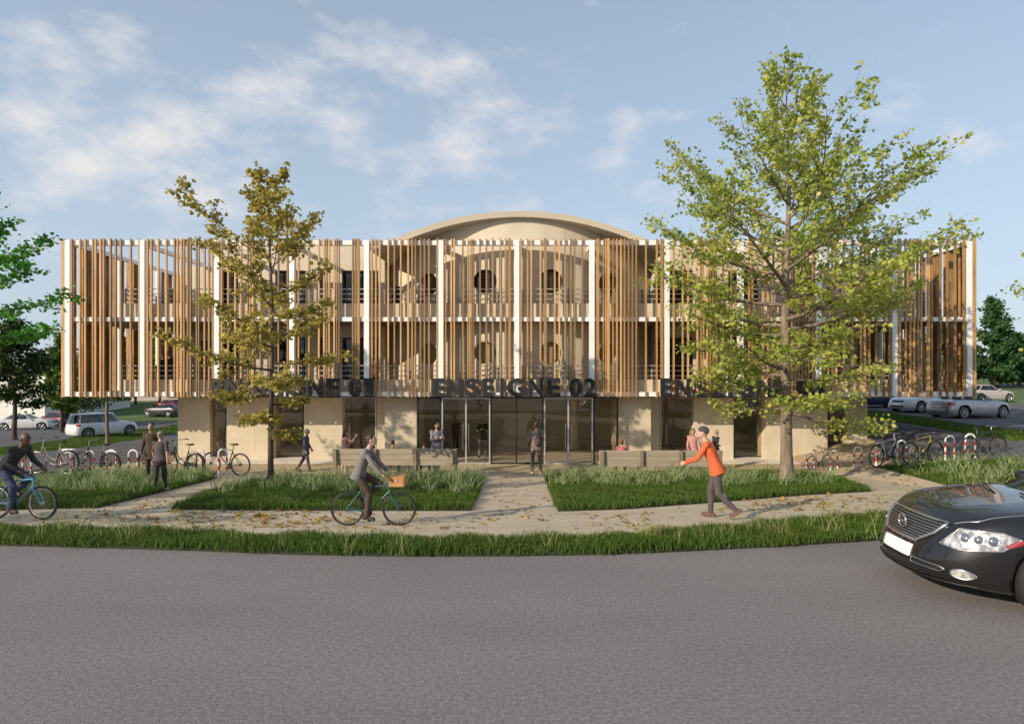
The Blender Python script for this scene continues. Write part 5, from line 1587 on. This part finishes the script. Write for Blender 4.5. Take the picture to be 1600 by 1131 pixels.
def car(label, loc, rz, pm, L, W, H, ztop, wheels=(1.42, -1.42), Rw=.33, kind='sedan', cab=(.55, -.35, -1.25, -1.75), belt=None, scale=1.0, n_side=56, hero=False, cat='car', group=None, nfront=3.0, afront=.75, fz=None):
    """ztop: [(y, z)] upper edge of the lower body; cab: y of cowl, roof front, roof back, rear glass foot"""
    root = thing('car', label, cat, loc, rz, group)
    root.scale = (scale,) * 3
    zt = smooth_tab(ztop)
    hl, hw = L / 2, W / 2
    def plan():
        pts = []
        nA = 22 if hero else 12
        for i in range(nA + 1):
            ph = PI / 2 - PI / 2 * i / nA
            x, y = superell(hw, afront, nfront, ph); pts.append((x, hl - afront + y))
        nS = 44 if hero else 22
        y0, y1 = hl - afront, -hl + .55
        for i in range(1, nS): pts.append((hw, y0 + (y1 - y0) * i / nS))
        for i in range(nA + 1):
            ph = -PI / 2 * i / nA
            x, y = superell(hw, .55, 3.4, ph); pts.append((x, -hl + .55 + y))
        return pts
    PL = plan()
    # (height share, side inset, front setback, rear setback)
    prof = [(0, .055, .10, .10), (.10, .02, .035, .05), (.22, .008, .0, .01), (.36, .0, .0, 0), (.50, .0, .018, .01), (.60, .004, .04, .02), (.70, .012, .065, .03), (.80, .022, .10, .045), (.90, .04, .15, .06), (.96, .062, .20, .085), (1.0, .10, .27, .12)]
    zb = .17
    def sp(p, j):
        t, ins, fs, rs = prof[j]
        x, y = p
        f_ = max(0, min(1, (y - (hl - .9)) / .9)); r_ = max(0, min(1, (-y - (hl - .7)) / .7))
        y2 = y - fs * f_ + rs * r_
        taper = 1 - .05 * max(0, (y - hl + 1.5) / 1.5) ** 2 - .05 * max(0, (-y - hl + 1.4) / 1.4) ** 2
        x2 = max(0, x - ins * min(1, x / .25)) * taper
        return Vector((x2, y2, zb + (.06 * f_ if j == 0 else 0) + (zt(y2) - zb) * t))
    mb = MB()
    nP, nJ = len(PL), len(prof)
    grid = [[sp(p, j) for j in range(nJ)] for p in PL]
    nC = 10
    for s_ in (1, -1):
        vs = [Vector((s_ * v.x, v.y, v.z)) for col in grid for v in col]
        fs = [(i * nJ + j, (i + 1) * nJ + j, (i + 1) * nJ + j + 1, i * nJ + j + 1) for i in range(nP - 1) for j in range(nJ - 1)]
        mb.add(vs, fs, 0, True)
    vs = []
    for i in range(nP):
        e = grid[i][-1]
        crown = .045 * min(1, e.x / (hw * .6))
        for k in range(nC + 1):
            u = 1 - 2 * k / nC
            bulge = crown * (1 - abs(u) ** 2.4) + (.012 * math.exp(-((abs(u) - .62) / .10) ** 2) * min(1, e.x / (hw * .8)) if hero else 0)
            vs.append(Vector((e.x * u, e.y, e.z + bulge)))
    mb.add(vs, [(i * (nC + 1) + k, i * (nC + 1) + k + 1, (i + 1) * (nC + 1) + k + 1, (i + 1) * (nC + 1) + k) for i in range(nP - 1) for k in range(nC)], 0, True)
    vs = []
    for i in range(nP):
        e = grid[i][0]
        vs += [Vector((e.x, e.y, e.z)), Vector((-e.x, e.y, e.z))]
    mb.add(vs, [(2 * i, 2 * i + 1, 2 * i + 3, 2 * i + 2) for i in range(nP - 1)], 0, False)
    me = mb.mesh('body')
    bm = bmesh.new(); bm.from_mesh(me); bmesh.ops.remove_doubles(bm, verts=bm.verts, dist=1e-4)
    bmesh.ops.dissolve_degenerate(bm, edges=bm.edges, dist=1e-5)
    bmesh.ops.recalc_face_normals(bm, faces=bm.faces); bm.to_mesh(me); bm.free()
    me.materials.append(pm); me.materials.append(CARDARK)
    cut = MB()
    for y in wheels:
        for s_ in (1, -1): cut.tube([(s_ * (hw - .30), y, Rw), (s_ * (hw + .2), y, Rw)], Rw + .055, 32, 1)
    cme = cut.mesh('cut'); bm = bmesh.new(); bm.from_mesh(cme); bmesh.ops.recalc_face_normals(bm, faces=bm.faces); bm.to_mesh(cme); bm.free()
    cme.materials.append(pm); cme.materials.append(CARDARK)
    co = bpy.data.objects.new('cut', cme); C.objects.link(co)
    n0 = len(me.polygons)
    for st_ in (dict(solver='EXACT'), dict(solver='EXACT', use_hole_tolerant=True), dict(solver='EXACT', use_self=True), dict(solver='FAST')):
        bme = evaluate(me, [('BOOLEAN', dict(operation='DIFFERENCE', object=co, **st_))])
        if n0 * .8 < len(bme.polygons) < n0 * 1.6 and max(v.co.z for v in bme.vertices) > .8: break
    else: print('BOOLEAN FAILED', label)
    bpy.data.objects.remove(co)
    bme.name = 'body'
    body = link('body', bme, [pm, CARDARK], root)
    bvh = BVHTree.FromPolygons([v.co for v in me.vertices], [list(p.vertices) for p in me.polygons])
    def hit(o, d):
        h = bvh.ray_cast(o, d)
        return h[0], h[1]
    def patch(name, poly, o, u, v, d, m_, off=.004, rings=5, sub=4, parent=None, thick=.0, fit=0.0):
        """a panel that hugs the body: poly in (u, v) from o, thrown along d"""
        o, u, v, d = Vector(o), Vector(u), Vector(v), Vector(d).normalized()
        P_ = []
        for a, b in zip(poly, poly[1:] + poly[:1]):
            for i in range(sub): P_.append((a[0] + (b[0] - a[0]) * i / sub, a[1] + (b[1] - a[1]) * i / sub))
        cx, cy = sum(p[0] for p in P_) / len(P_), sum(p[1] for p in P_) / len(P_)
        vs, n = [], len(P_)
        last = None
        def cast(x, y):
            st = o + u * x + v * y
            h, nn = hit(st, d)
            if h is None: return st + d * 1.0
            if nn.dot(d) > 0: nn = -nn
            return h + nn * off
        for k in range(rings + 1):
            t = 1 - k / rings
            if k == rings: vs.append(cast(cx, cy)); break
            for p in P_: vs.append(cast(cx + (p[0] - cx) * t, cy + (p[1] - cy) * t))
        fs = []
        for k in range(rings - 1):
            for i in range(n): fs.append((k * n + i, k * n + (i + 1) % n, (k + 1) * n + (i + 1) % n, (k + 1) * n + i))
        for i in range(n): fs.append(((rings - 1) * n + i, (rings - 1) * n + (i + 1) % n, len(vs) - 1))
        # a rim going back into the body gives the panel its thickness
        b0 = len(vs)
        for i in range(n): vs.append(vs[i] + d * (off + .012))
        for i in range(n): fs.append((i, b0 + i, b0 + (i + 1) % n, (i + 1) % n))
        m2 = MB(); m2.add(vs, fs, 0, True)
        return m2.build(name, m_, parent or root), vs[:n]
    def line(pts2, o, u, v, d, r, off=.002):
        o, u, v, d = Vector(o), Vector(u), Vector(v), Vector(d).normalized()
        res = []
        for p in pts2:
            h, nn = hit(o + u * p[0] + v * p[1], d)
            if h is None: continue
            if nn.dot(d) > 0: nn = -nn
            res.append(h + nn * off)
        return res
    # wheels
    for y in wheels:
        for s_ in (1, -1):
            w_ = thing('wheel', None, None, (s_ * (hw - .115), y, Rw)); w_.parent = root
            t = MB(); t.lathe([(Rw - .075, -.10), (Rw - .02, -.105), (Rw, -.085), (Rw, .085), (Rw - .02, .105), (Rw - .075, .10)], (0, 0, 0), 'X', 28, closed=True); t.build('tyre', TYRE, w_)
            r_ = MB(); ri = Rw - .075
            r_.lathe([(ri, -.09), (ri, .10), (ri - .02, .10), (ri - .025, -.09)], (0, 0, 0), 'X', 28, closed=True)
            for k in range(9):
                a = 2 * PI * k / 9
                r_.tube([(s_ * .085, .04 * math.cos(a), .04 * math.sin(a)), (s_ * .095, ri * .97 * math.cos(a + .12), ri * .97 * math.sin(a + .12))], [.022, .016], 6)
            r_.lathe([(.06, s_ * .06), (.06, s_ * .10), (.0, s_ * .105)], (0, 0, 0), 'X', 14)
            r_.lathe([(ri - .02, s_ * .03), (.001, s_ * .03)], (0, 0, 0), 'X', 20, mi=1)
            r_.build('rim', [ALLOY, CARDARK], w_)
    # cabin
    yc, rf, rb, yg = cab
    zr = H
    gw = hw * .86; tw = hw * .64
    lev = 6
    def cabring(t, ext=0.0):
        yf = yc + (rf - yc) * (t ** .92); yb = yg + (rb - yg) * (t ** .80)
        ww = gw + (tw - gw) * (t ** 1.15)
        z0 = zt(yc) - .03
        ring = []
        for k in range(28):
            ph = 2 * PI * k / 28
            x, y = superell(ww, (yf - yb) / 2, 4.5, ph)
            yy = (yf + yb) / 2 + y
            bow = .10 * (1 - (x / ww) ** 2) if y > 0 else -.06 * (1 - (x / ww) ** 2)
            zz = max(zt(min(max(yy, -hl + .2), hl - .2)) - .05, .0) if t == 0 else z0 + (zr - .055 - z0) * t
            ring.append(Vector((x, yy + bow * (1 - .5 * t), zz)))
        return ring
    if kind != 'open':
        gl = MB(); gl.loft([cabring(t / lev) for t in range(lev + 1)], 0, False, True)
        gl.build('window', GLASSC, root)
        top = cabring(1.0)
        c_ = sum(top, Vector()) / len(top)
        rfm = MB()
        rings = []
        for f_, dz in ((1.012, -.035), (1.012, .0), (.96, .030), (.80, .047), (.5, .056), (.02, .06)):
            rings.append([Vector((c_.x + (v.x - c_.x) * f_, c_.y + (v.y - c_.y) * f_, v.z + dz)) for v in top])
        rfm.loft(rings, 0, True, True); rfm.build('roof', pm, root)
        pl = []
        idx = {'A': (3, 11), 'C': (25, 17), 'B': (27, 15)}
        for nm, ks in idx.items():
            for k in ks:
                kk = k
                if nm == 'B': kk = 0 if k == 27 else 14
                p_ = MB(); p_.tube([cabring(t / lev)[kk] * 1.0 for t in range(lev + 1)], .045 if nm != 'B' else .03, 6, flat=.7)
                p_.build('pillar', pm if nm != 'B' else CARBLK, root)
        seat = MB()
        for s_ in (1, -1):
            for y in ((yc + rf) / 2 - .75, rb + .25):
                seat.bbox((s_ * .36, y, .80), (.46, .14, .55), .05); seat.bbox((s_ * .36, y, 1.13), (.24, .09, .16), .03)
                seat.build('seat', SEATL, root); seat = MB()
    else:
        ws = MB()
        a0 = [Vector((x, yc + .10 * (1 - (x / gw) ** 2), zt(yc) - .01)) for x in [gw * (-1 + 2 * k / 12) for k in range(13)]]
        a1 = [Vector((x, rf + .06 * (1 - (x / tw) ** 2), H)) for x in [tw * (-1 + 2 * k / 12) for k in range(13)]]
        ws.add(a0 + a1, [(k, k + 1, 14 + k, 13 + k) for k in range(12)], 0, True); ws.build('windscreen', GLASSC, root)
        fr = MB(); fr.tube([a0[0]] + a1 + [a0[-1]], .028, 6); fr.build('windscreen_frame', pm, root)
        ck = MB()
        zf = zt(0) + .012
        ck.bbox((0, (rf + yg) / 2 - .05, zf + .03), (gw * 1.75, rf - yg - .25, .08), .03); ck.build('cockpit', CARBLK, root)
        for s_ in (1, -1):
            for y in (rf - .75, yg + .25):
                seat = MB(); seat.bbox((s_ * .36, y, zf + .10), (.46, .16, .30), .06); seat.bbox((s_ * .36, y - .02, zf + .27), (.24, .09, .15), .04); seat.build('seat', SEATL, root)
    for s_ in (1, -1):
        m_ = MB(); m_.ell((s_ * (hw + .07), yc - (.72 if hero else .45), zt(yc) + .08), (.10, .06, .075)); m_.tube([(s_ * (hw - .10), yc - (.69 if hero else .42), zt(yc) + .01), (s_ * (hw + .02), yc - (.71 if hero else .44), zt(yc) + .06)], .025, 6)
        m_.build('mirror', pm, root)
    FX, FZ, FD = (1, 0, 0), (0, 0, 1), (0, -1, 0)
    fo, ro = (0, hl + 1, 0), (0, -hl - 1, 0)
    q = fz or {}
    if not hero:
        zh = q.get('lamp', .66)
        for s_ in (1, -1):
            d = Vector((-s_ * .55, -.85, 0)); u = Vector((.85 * 1, -.55 * s_, 0)) if s_ == 1 else Vector((.85, .55, 0))
            o_ = Vector((s_ * (hw - .12), hl - .18, 0)) - d * .8
            patch('headlight', [(-.20, zh - .06), (.18, zh - .02), (.20, zh + .075), (-.16, zh + .04)], o_, u, FZ, d, LAMPG)
            d = Vector((-s_ * .6, .8, 0)); u = Vector((.8, .6 * s_, 0))
            o_ = Vector((s_ * (hw - .13), -hl + .16, 0)) - d * .8
            zz = q.get('tail', .80)
            patch('tail_light', [(-.16, zz - .07), (.16, zz - .07), (.16, zz + .08), (-.16, zz + .08)], o_, u, FZ, d, TAIL)
        patch('grille', [(-.36, .60), (.36, .60), (.42, .72), (-.42, .72)], fo, FX, FZ, FD, CARBLK)
        patch('air_intake', [(-.50, .30), (.50, .30), (.44, .42), (-.44, .42)], fo, FX, FZ, FD, CARBLK)
        patch('plate', [(-.26, .44), (.26, .44), (.26, .55), (-.26, .55)], fo, FX, FZ, FD, PLATE, .012)
        patch('plate', [(-.26, .60), (.26, .60), (.26, .71), (-.26, .71)], ro, FX, FZ, (0, 1, 0), PLATE, .012)
    dl = MB()
    for s_ in (1, -1):
        for y in (yc - .12, (yc + yg) / 2 - .1):
            p_ = line([(0, z) for z in (.30, .42, .55, .68, .80, .9)], (s_ * (hw + 1), y, 0), (0, 1, 0), FZ, (-s_, 0, 0), .004, .0)
            if len(p_) > 2: dl.tube(p_, .005, 4)
    dl.build('door_seam', CARBLK, root)
    return root, dict(patch=patch, line=line, hl=hl, hw=hw, fo=fo, FX=FX, FZ=FZ, FD=FD, zt=zt, hit=hit, body=body)
SEDAN_T = [(-2.3, .90), (-1.9, .98), (-1.2, 1.0), (0, .97), (.75, .97), (1.2, .93), (1.8, .84), (2.2, .72), (2.4, .66)]
# ---- the dark sedan in the foreground, nose to the left
HP = Vector((PX(1380, 7.0) + 2.43, 7.02, 0)); HP = Vector((7.08, 6.98, 0))
HT = [(-2.4, .95), (-1.9, 1.04), (-1.2, 1.04), (0, 1.0), (.95, 1.005), (1.25, .985), (1.7, .935), (2.05, .87), (2.25, .80), (2.42, .72)]
hero, K = car('black saloon with chrome barred grille and blank white plate on the road', HP, R(84), paint('black', (0.022, 0.020, 0.021), .55, .28), 4.90, 1.86, 1.46, HT, (1.42, -1.42), .335, cab=(1.20, .25, -1.15, -1.85), scale=1.07, hero=True, nfront=2.7, afront=.95)
pt, hl, hw, fo, FX, FZ, FD = K['patch'], K['hl'], K['hw'], K['fo'], K['FX'], K['FZ'], K['FD']
gp_poly = [(-.52, .795), (.52, .795), (.46, .68), (.30, .565), (-.30, .565), (-.46, .68)]
gb, rim_ = pt('grille', gp_poly, fo, FX, FZ, FD, CARBLK, .006, 5, 6)
fr = MB(); fr.tube([v + Vector((0, .006, 0)) for v in rim_], .016, 8, closed=True); fr.build('grille_frame', CHROME, gb)
for i in range(8):
    z = .588 + i * .0255
    xw = lerp_tab([(.565, .30), (.68, .46), (.795, .52)], z) - .02
    p_ = K['line']([(-xw + 2 * xw * k / 16, z) for k in range(17)], fo, FX, FZ, FD, .005, .014)
    b_ = MB(); b_.tube(p_, .0075, 6, flat=.8); b_.build('grille_bar', CHROME, gb)
e = K['line']([(0, .68)], fo, FX, FZ, FD, 0, .055)[0]
em = MB(); em.tube([e + Vector((.075 * math.cos(a), 0, .068 * math.sin(a))) for a in [2 * PI * k / 24 for k in range(24)]], .010, 6, closed=True)
em.bbox(e + Vector((0, .004, 0)), (.17, .012, .030), .004); em.build('emblem', CHROME, gb)
pt('plate', [(-.27, .385), (.27, .385), (.27, .505), (-.27, .505)], fo, FX, FZ, FD, PLATE, .018)
for s_ in (1, -1):
    d = Vector((-s_ * .62, -.785, 0)); u = Vector((.785, -.62 * s_, 0))
    o_ = Vector((s_ * (hw - .20), hl - .33, 0)) - d * 1.0
    poly = [(-.24, .605), (-.06, .575), (.26, .615), (.37, .735), (.25, .785), (-.08, .775)]
    if s_ < 0: poly = [(-a, b) for a, b in poly][::-1]
    hd_, rim_ = pt('headlight', poly, o_, u, FZ, d, LAMPG, .006, 6, 5)
    ch = MB(); ch.tube([v for v in rim_], .006, 6, closed=True); ch.build('lamp_rim', CHROME, hd_)
    for k in range(3):
        uu = s_ * (-.02 + k * .105)
        h = K['hit'](o_ + u * uu + Vector((0, 0, .70)), d)
        if h[0] is None: continue
        nn = h[1] if h[1].dot(d) < 0 else -h[1]
        q3 = Vector((0, 0, 1)).rotation_difference(nn).to_matrix()
        l_ = MB(); l_.ell(h[0] + nn * .004, (.040, .040, .018), q3, 16, 8); l_.build('lamp_lens', LENS, hd_)
        l_ = MB(); l_.tube([h[0] + nn * .009 + q3 @ Vector((.043 * math.cos(a), .043 * math.sin(a), 0)) for a in [2 * PI * j / 20 for j in range(20)]], .005, 6, closed=True); l_.build('lens_ring', CHROME, hd_)
    ip = [(.27, .665), (.34, .72), (.40, .74), (.38, .69), (.30, .645)]
    if s_ < 0: ip = [(-a, b) for a, b in ip][::-1]
    pt('indicator', ip, o_, u, FZ, d, TAIL, .010, 3, 3, parent=hd_)
    fp = [(s_ * (.735 + .062 * math.cos(a)), .345 + .044 * math.sin(a)) for a in [2 * PI * k / 16 for k in range(16)]]
    fg, rim_ = pt('fog_lamp', fp, fo, FX, FZ, FD, LAMPG, .008, 4, 1)
    ch = MB(); ch.tube(rim_, .007, 6, closed=True); ch.build('lamp_rim', CHROME, fg)
    ap = [(s_ * .30, .40), (s_ * .30, .345), (s_ * .60, .335), (s_ * .64, .365), (s_ * .60, .385)]
    ai, rim_ = pt('air_intake', ap, fo, FX, FZ, FD, CARBLK, .004, 3, 4)
    ch = MB(); ch.tube(rim_, .0045, 6, closed=True); ch.build('intake_rim', STEEL, ai)
    # bonnet shut line
    sp_ = K['line']([(s_ * lerp_tab([(1.25, .80), (1.7, .77), (2.0, .70), (2.14, .56)], y), y) for y in [1.25 + .0445 * k for k in range(21)]], (0, 0, 3), FX, (0, 1, 0), (0, 0, -1), 0, .001)
    sm_ = MB(); sm_.tube(sp_, .006, 5); sm_.build('bonnet_seam', CHROME if False else STEEL, hero)
low = MB()
p_ = K['line']([(x, .235) for x in [-.78 + .078 * k for k in range(21)]], fo, FX, FZ, FD, 0, .004); low.tube(p_, .016, 6, flat=.6); low.build('bumper_lip', CARBLK, hero)
p_ = K['line']([(x, .275) for x in [-.5 + .05 * k for k in range(21)]], fo, FX, FZ, FD, 0, .001)
low = MB(); low.tube(p_, .022, 6, flat=.5); low.build('lower_grille', CARDARK, hero)
wp = MB(); wp.tube([(-.62, 1.34, 1.02), (-.1, 1.22, 1.05)], .009, 5); wp.tube([(.05, 1.38, 1.02), (.6, 1.18, 1.06)], .009, 5); wp.build('wiper', CARBLK, hero)
# ---- cars in the car parks
HATCH_T = [(-2.0, .95), (-1.8, .98), (0, .96), (.85, .98), (1.2, .96), (1.7, .86), (2.0, .72)]
def pcar(label, px, py, rz, wz, *a, **k):
    """wz: wished height in pixels"""
    g = G(px, py)
    return car(label, g, rz, *a, scale=wz * g.y / 950 / a[3], **k)
GP = 'cars parked beside the building'
pcar('white boxy hatchback parked left of the building, seen from its tail', 161, 681, R(-30), 37, paint('white', (0.74, 0.75, 0.76), 0.0, .3), 4.1, 1.74, 1.60, HATCH_T, (1.28, -1.28), .33, cab=(.95, .50, -1.80, -1.98), group=GP, fz=dict(tail=.86))
pcar('white saloon parked at the far left under the dark round tree', 42, 671, R(-70), 25, paint('ivory', (0.72, 0.70, 0.68), 0.0, .3), 4.6, 1.80, 1.44, SEDAN_T, (1.4, -1.35), .33, cab=(.85, .10, -1.05, -1.75), group=GP)
pcar('dark red hatchback parked behind the white saloon', 87, 666, R(75), 23, paint('dark red', (0.15, 0.012, 0.020), .2, .3), 3.9, 1.70, 1.50, HATCH_T, (1.22, -1.22), .31, cab=(.90, .35, -1.35, -1.85), group=GP)
pcar('dark grey coupe parked on the slope by the building corner', 256, 650, R(80), 19, paint('dark grey', (0.035, 0.035, 0.045), .3, .3), 4.4, 1.80, 1.38, SEDAN_T, (1.35, -1.3), .33, cab=(.75, .05, -.95, -1.85), group=GP)
pcar('red car parked above the dark grey coupe on the slope', 262, 641, R(75), 17, paint('red', (0.40, 0.03, 0.035), .1, .3), 4.2, 1.76, 1.46, HATCH_T, (1.28, -1.28), .32, cab=(.85, .30, -1.4, -1.9), group=GP)
pcar('silver open convertible parked right of the building', 1513, 652, R(-76), 38, paint('silver', (0.46, 0.44, 0.43), .55, .35), 4.5, 1.80, 1.36, SEDAN_T, (1.38, -1.33), .34, kind='open', cab=(.80, .30, -1.0, -1.45), group=GP)
pcar('white saloon half hidden behind the silver convertible', 1446, 643, R(107), 37, paint('pearl', (0.62, 0.60, 0.58), .1, .3), 4.7, 1.82, 1.46, SEDAN_T, (1.42, -1.38), .34, cab=(.85, .10, -1.05, -1.75), group=GP)
pcar('dark blue car behind the right corner of the slat screen', 1366, 636, R(-86), 36, paint('dark blue', (0.018, 0.030, 0.075), .3, .3), 4.5, 1.80, 1.46, SEDAN_T, (1.4, -1.35), .34, cab=(.85, .10, -1.05, -1.75), group=GP)
pcar('cream coloured car parked on the far lawn road at right', 1541, 627, R(-82), 26, paint('cream', (0.52, 0.46, 0.40), .2, .3), 4.4, 1.78, 1.44, SEDAN_T, (1.38, -1.33), .33, cab=(.80, .10, -1.05, -1.70), group=GP)
# ---- white block far left
def blk(label, x0, x1, y0, y1, z1):
    root = thing('white_building', label, 'building', ((x0 + x1) / 2, (y0 + y1) / 2, gz((x0 + x1) / 2, (y0 + y1) / 2) - .4))
    o = root.location
    w_, d_ = (x1 - x0) / 2, (y1 - y0) / 2
    m_ = MB(); m_.bx(-w_, w_, -d_, d_, 0, z1 - o.z); m_.build('wall', WBL, root)
    m_ = MB(); m_.bx(-w_ - .15, w_ + .15, -d_ - .15, d_ + .15, z1 - o.z + .003, z1 - o.z + .30); m_.build('roof', WHITE, root)
    m_ = MB(); m_.bx(w_ - .02, w_ + .03, -d_ * .5, -d_ * .5 + 1.2, 1.0, 3.1); m_.build('door', BLACK, root)
    return root
WBL = mat('white render', (0.70, 0.68, 0.64), 0.85, col2=(0.76, 0.74, 0.70), scale=.8)
blk('plain white block behind the dark round tree at far left', PX(-60, 64), PX(70, 64), 64, 78, PZ(592, 64))
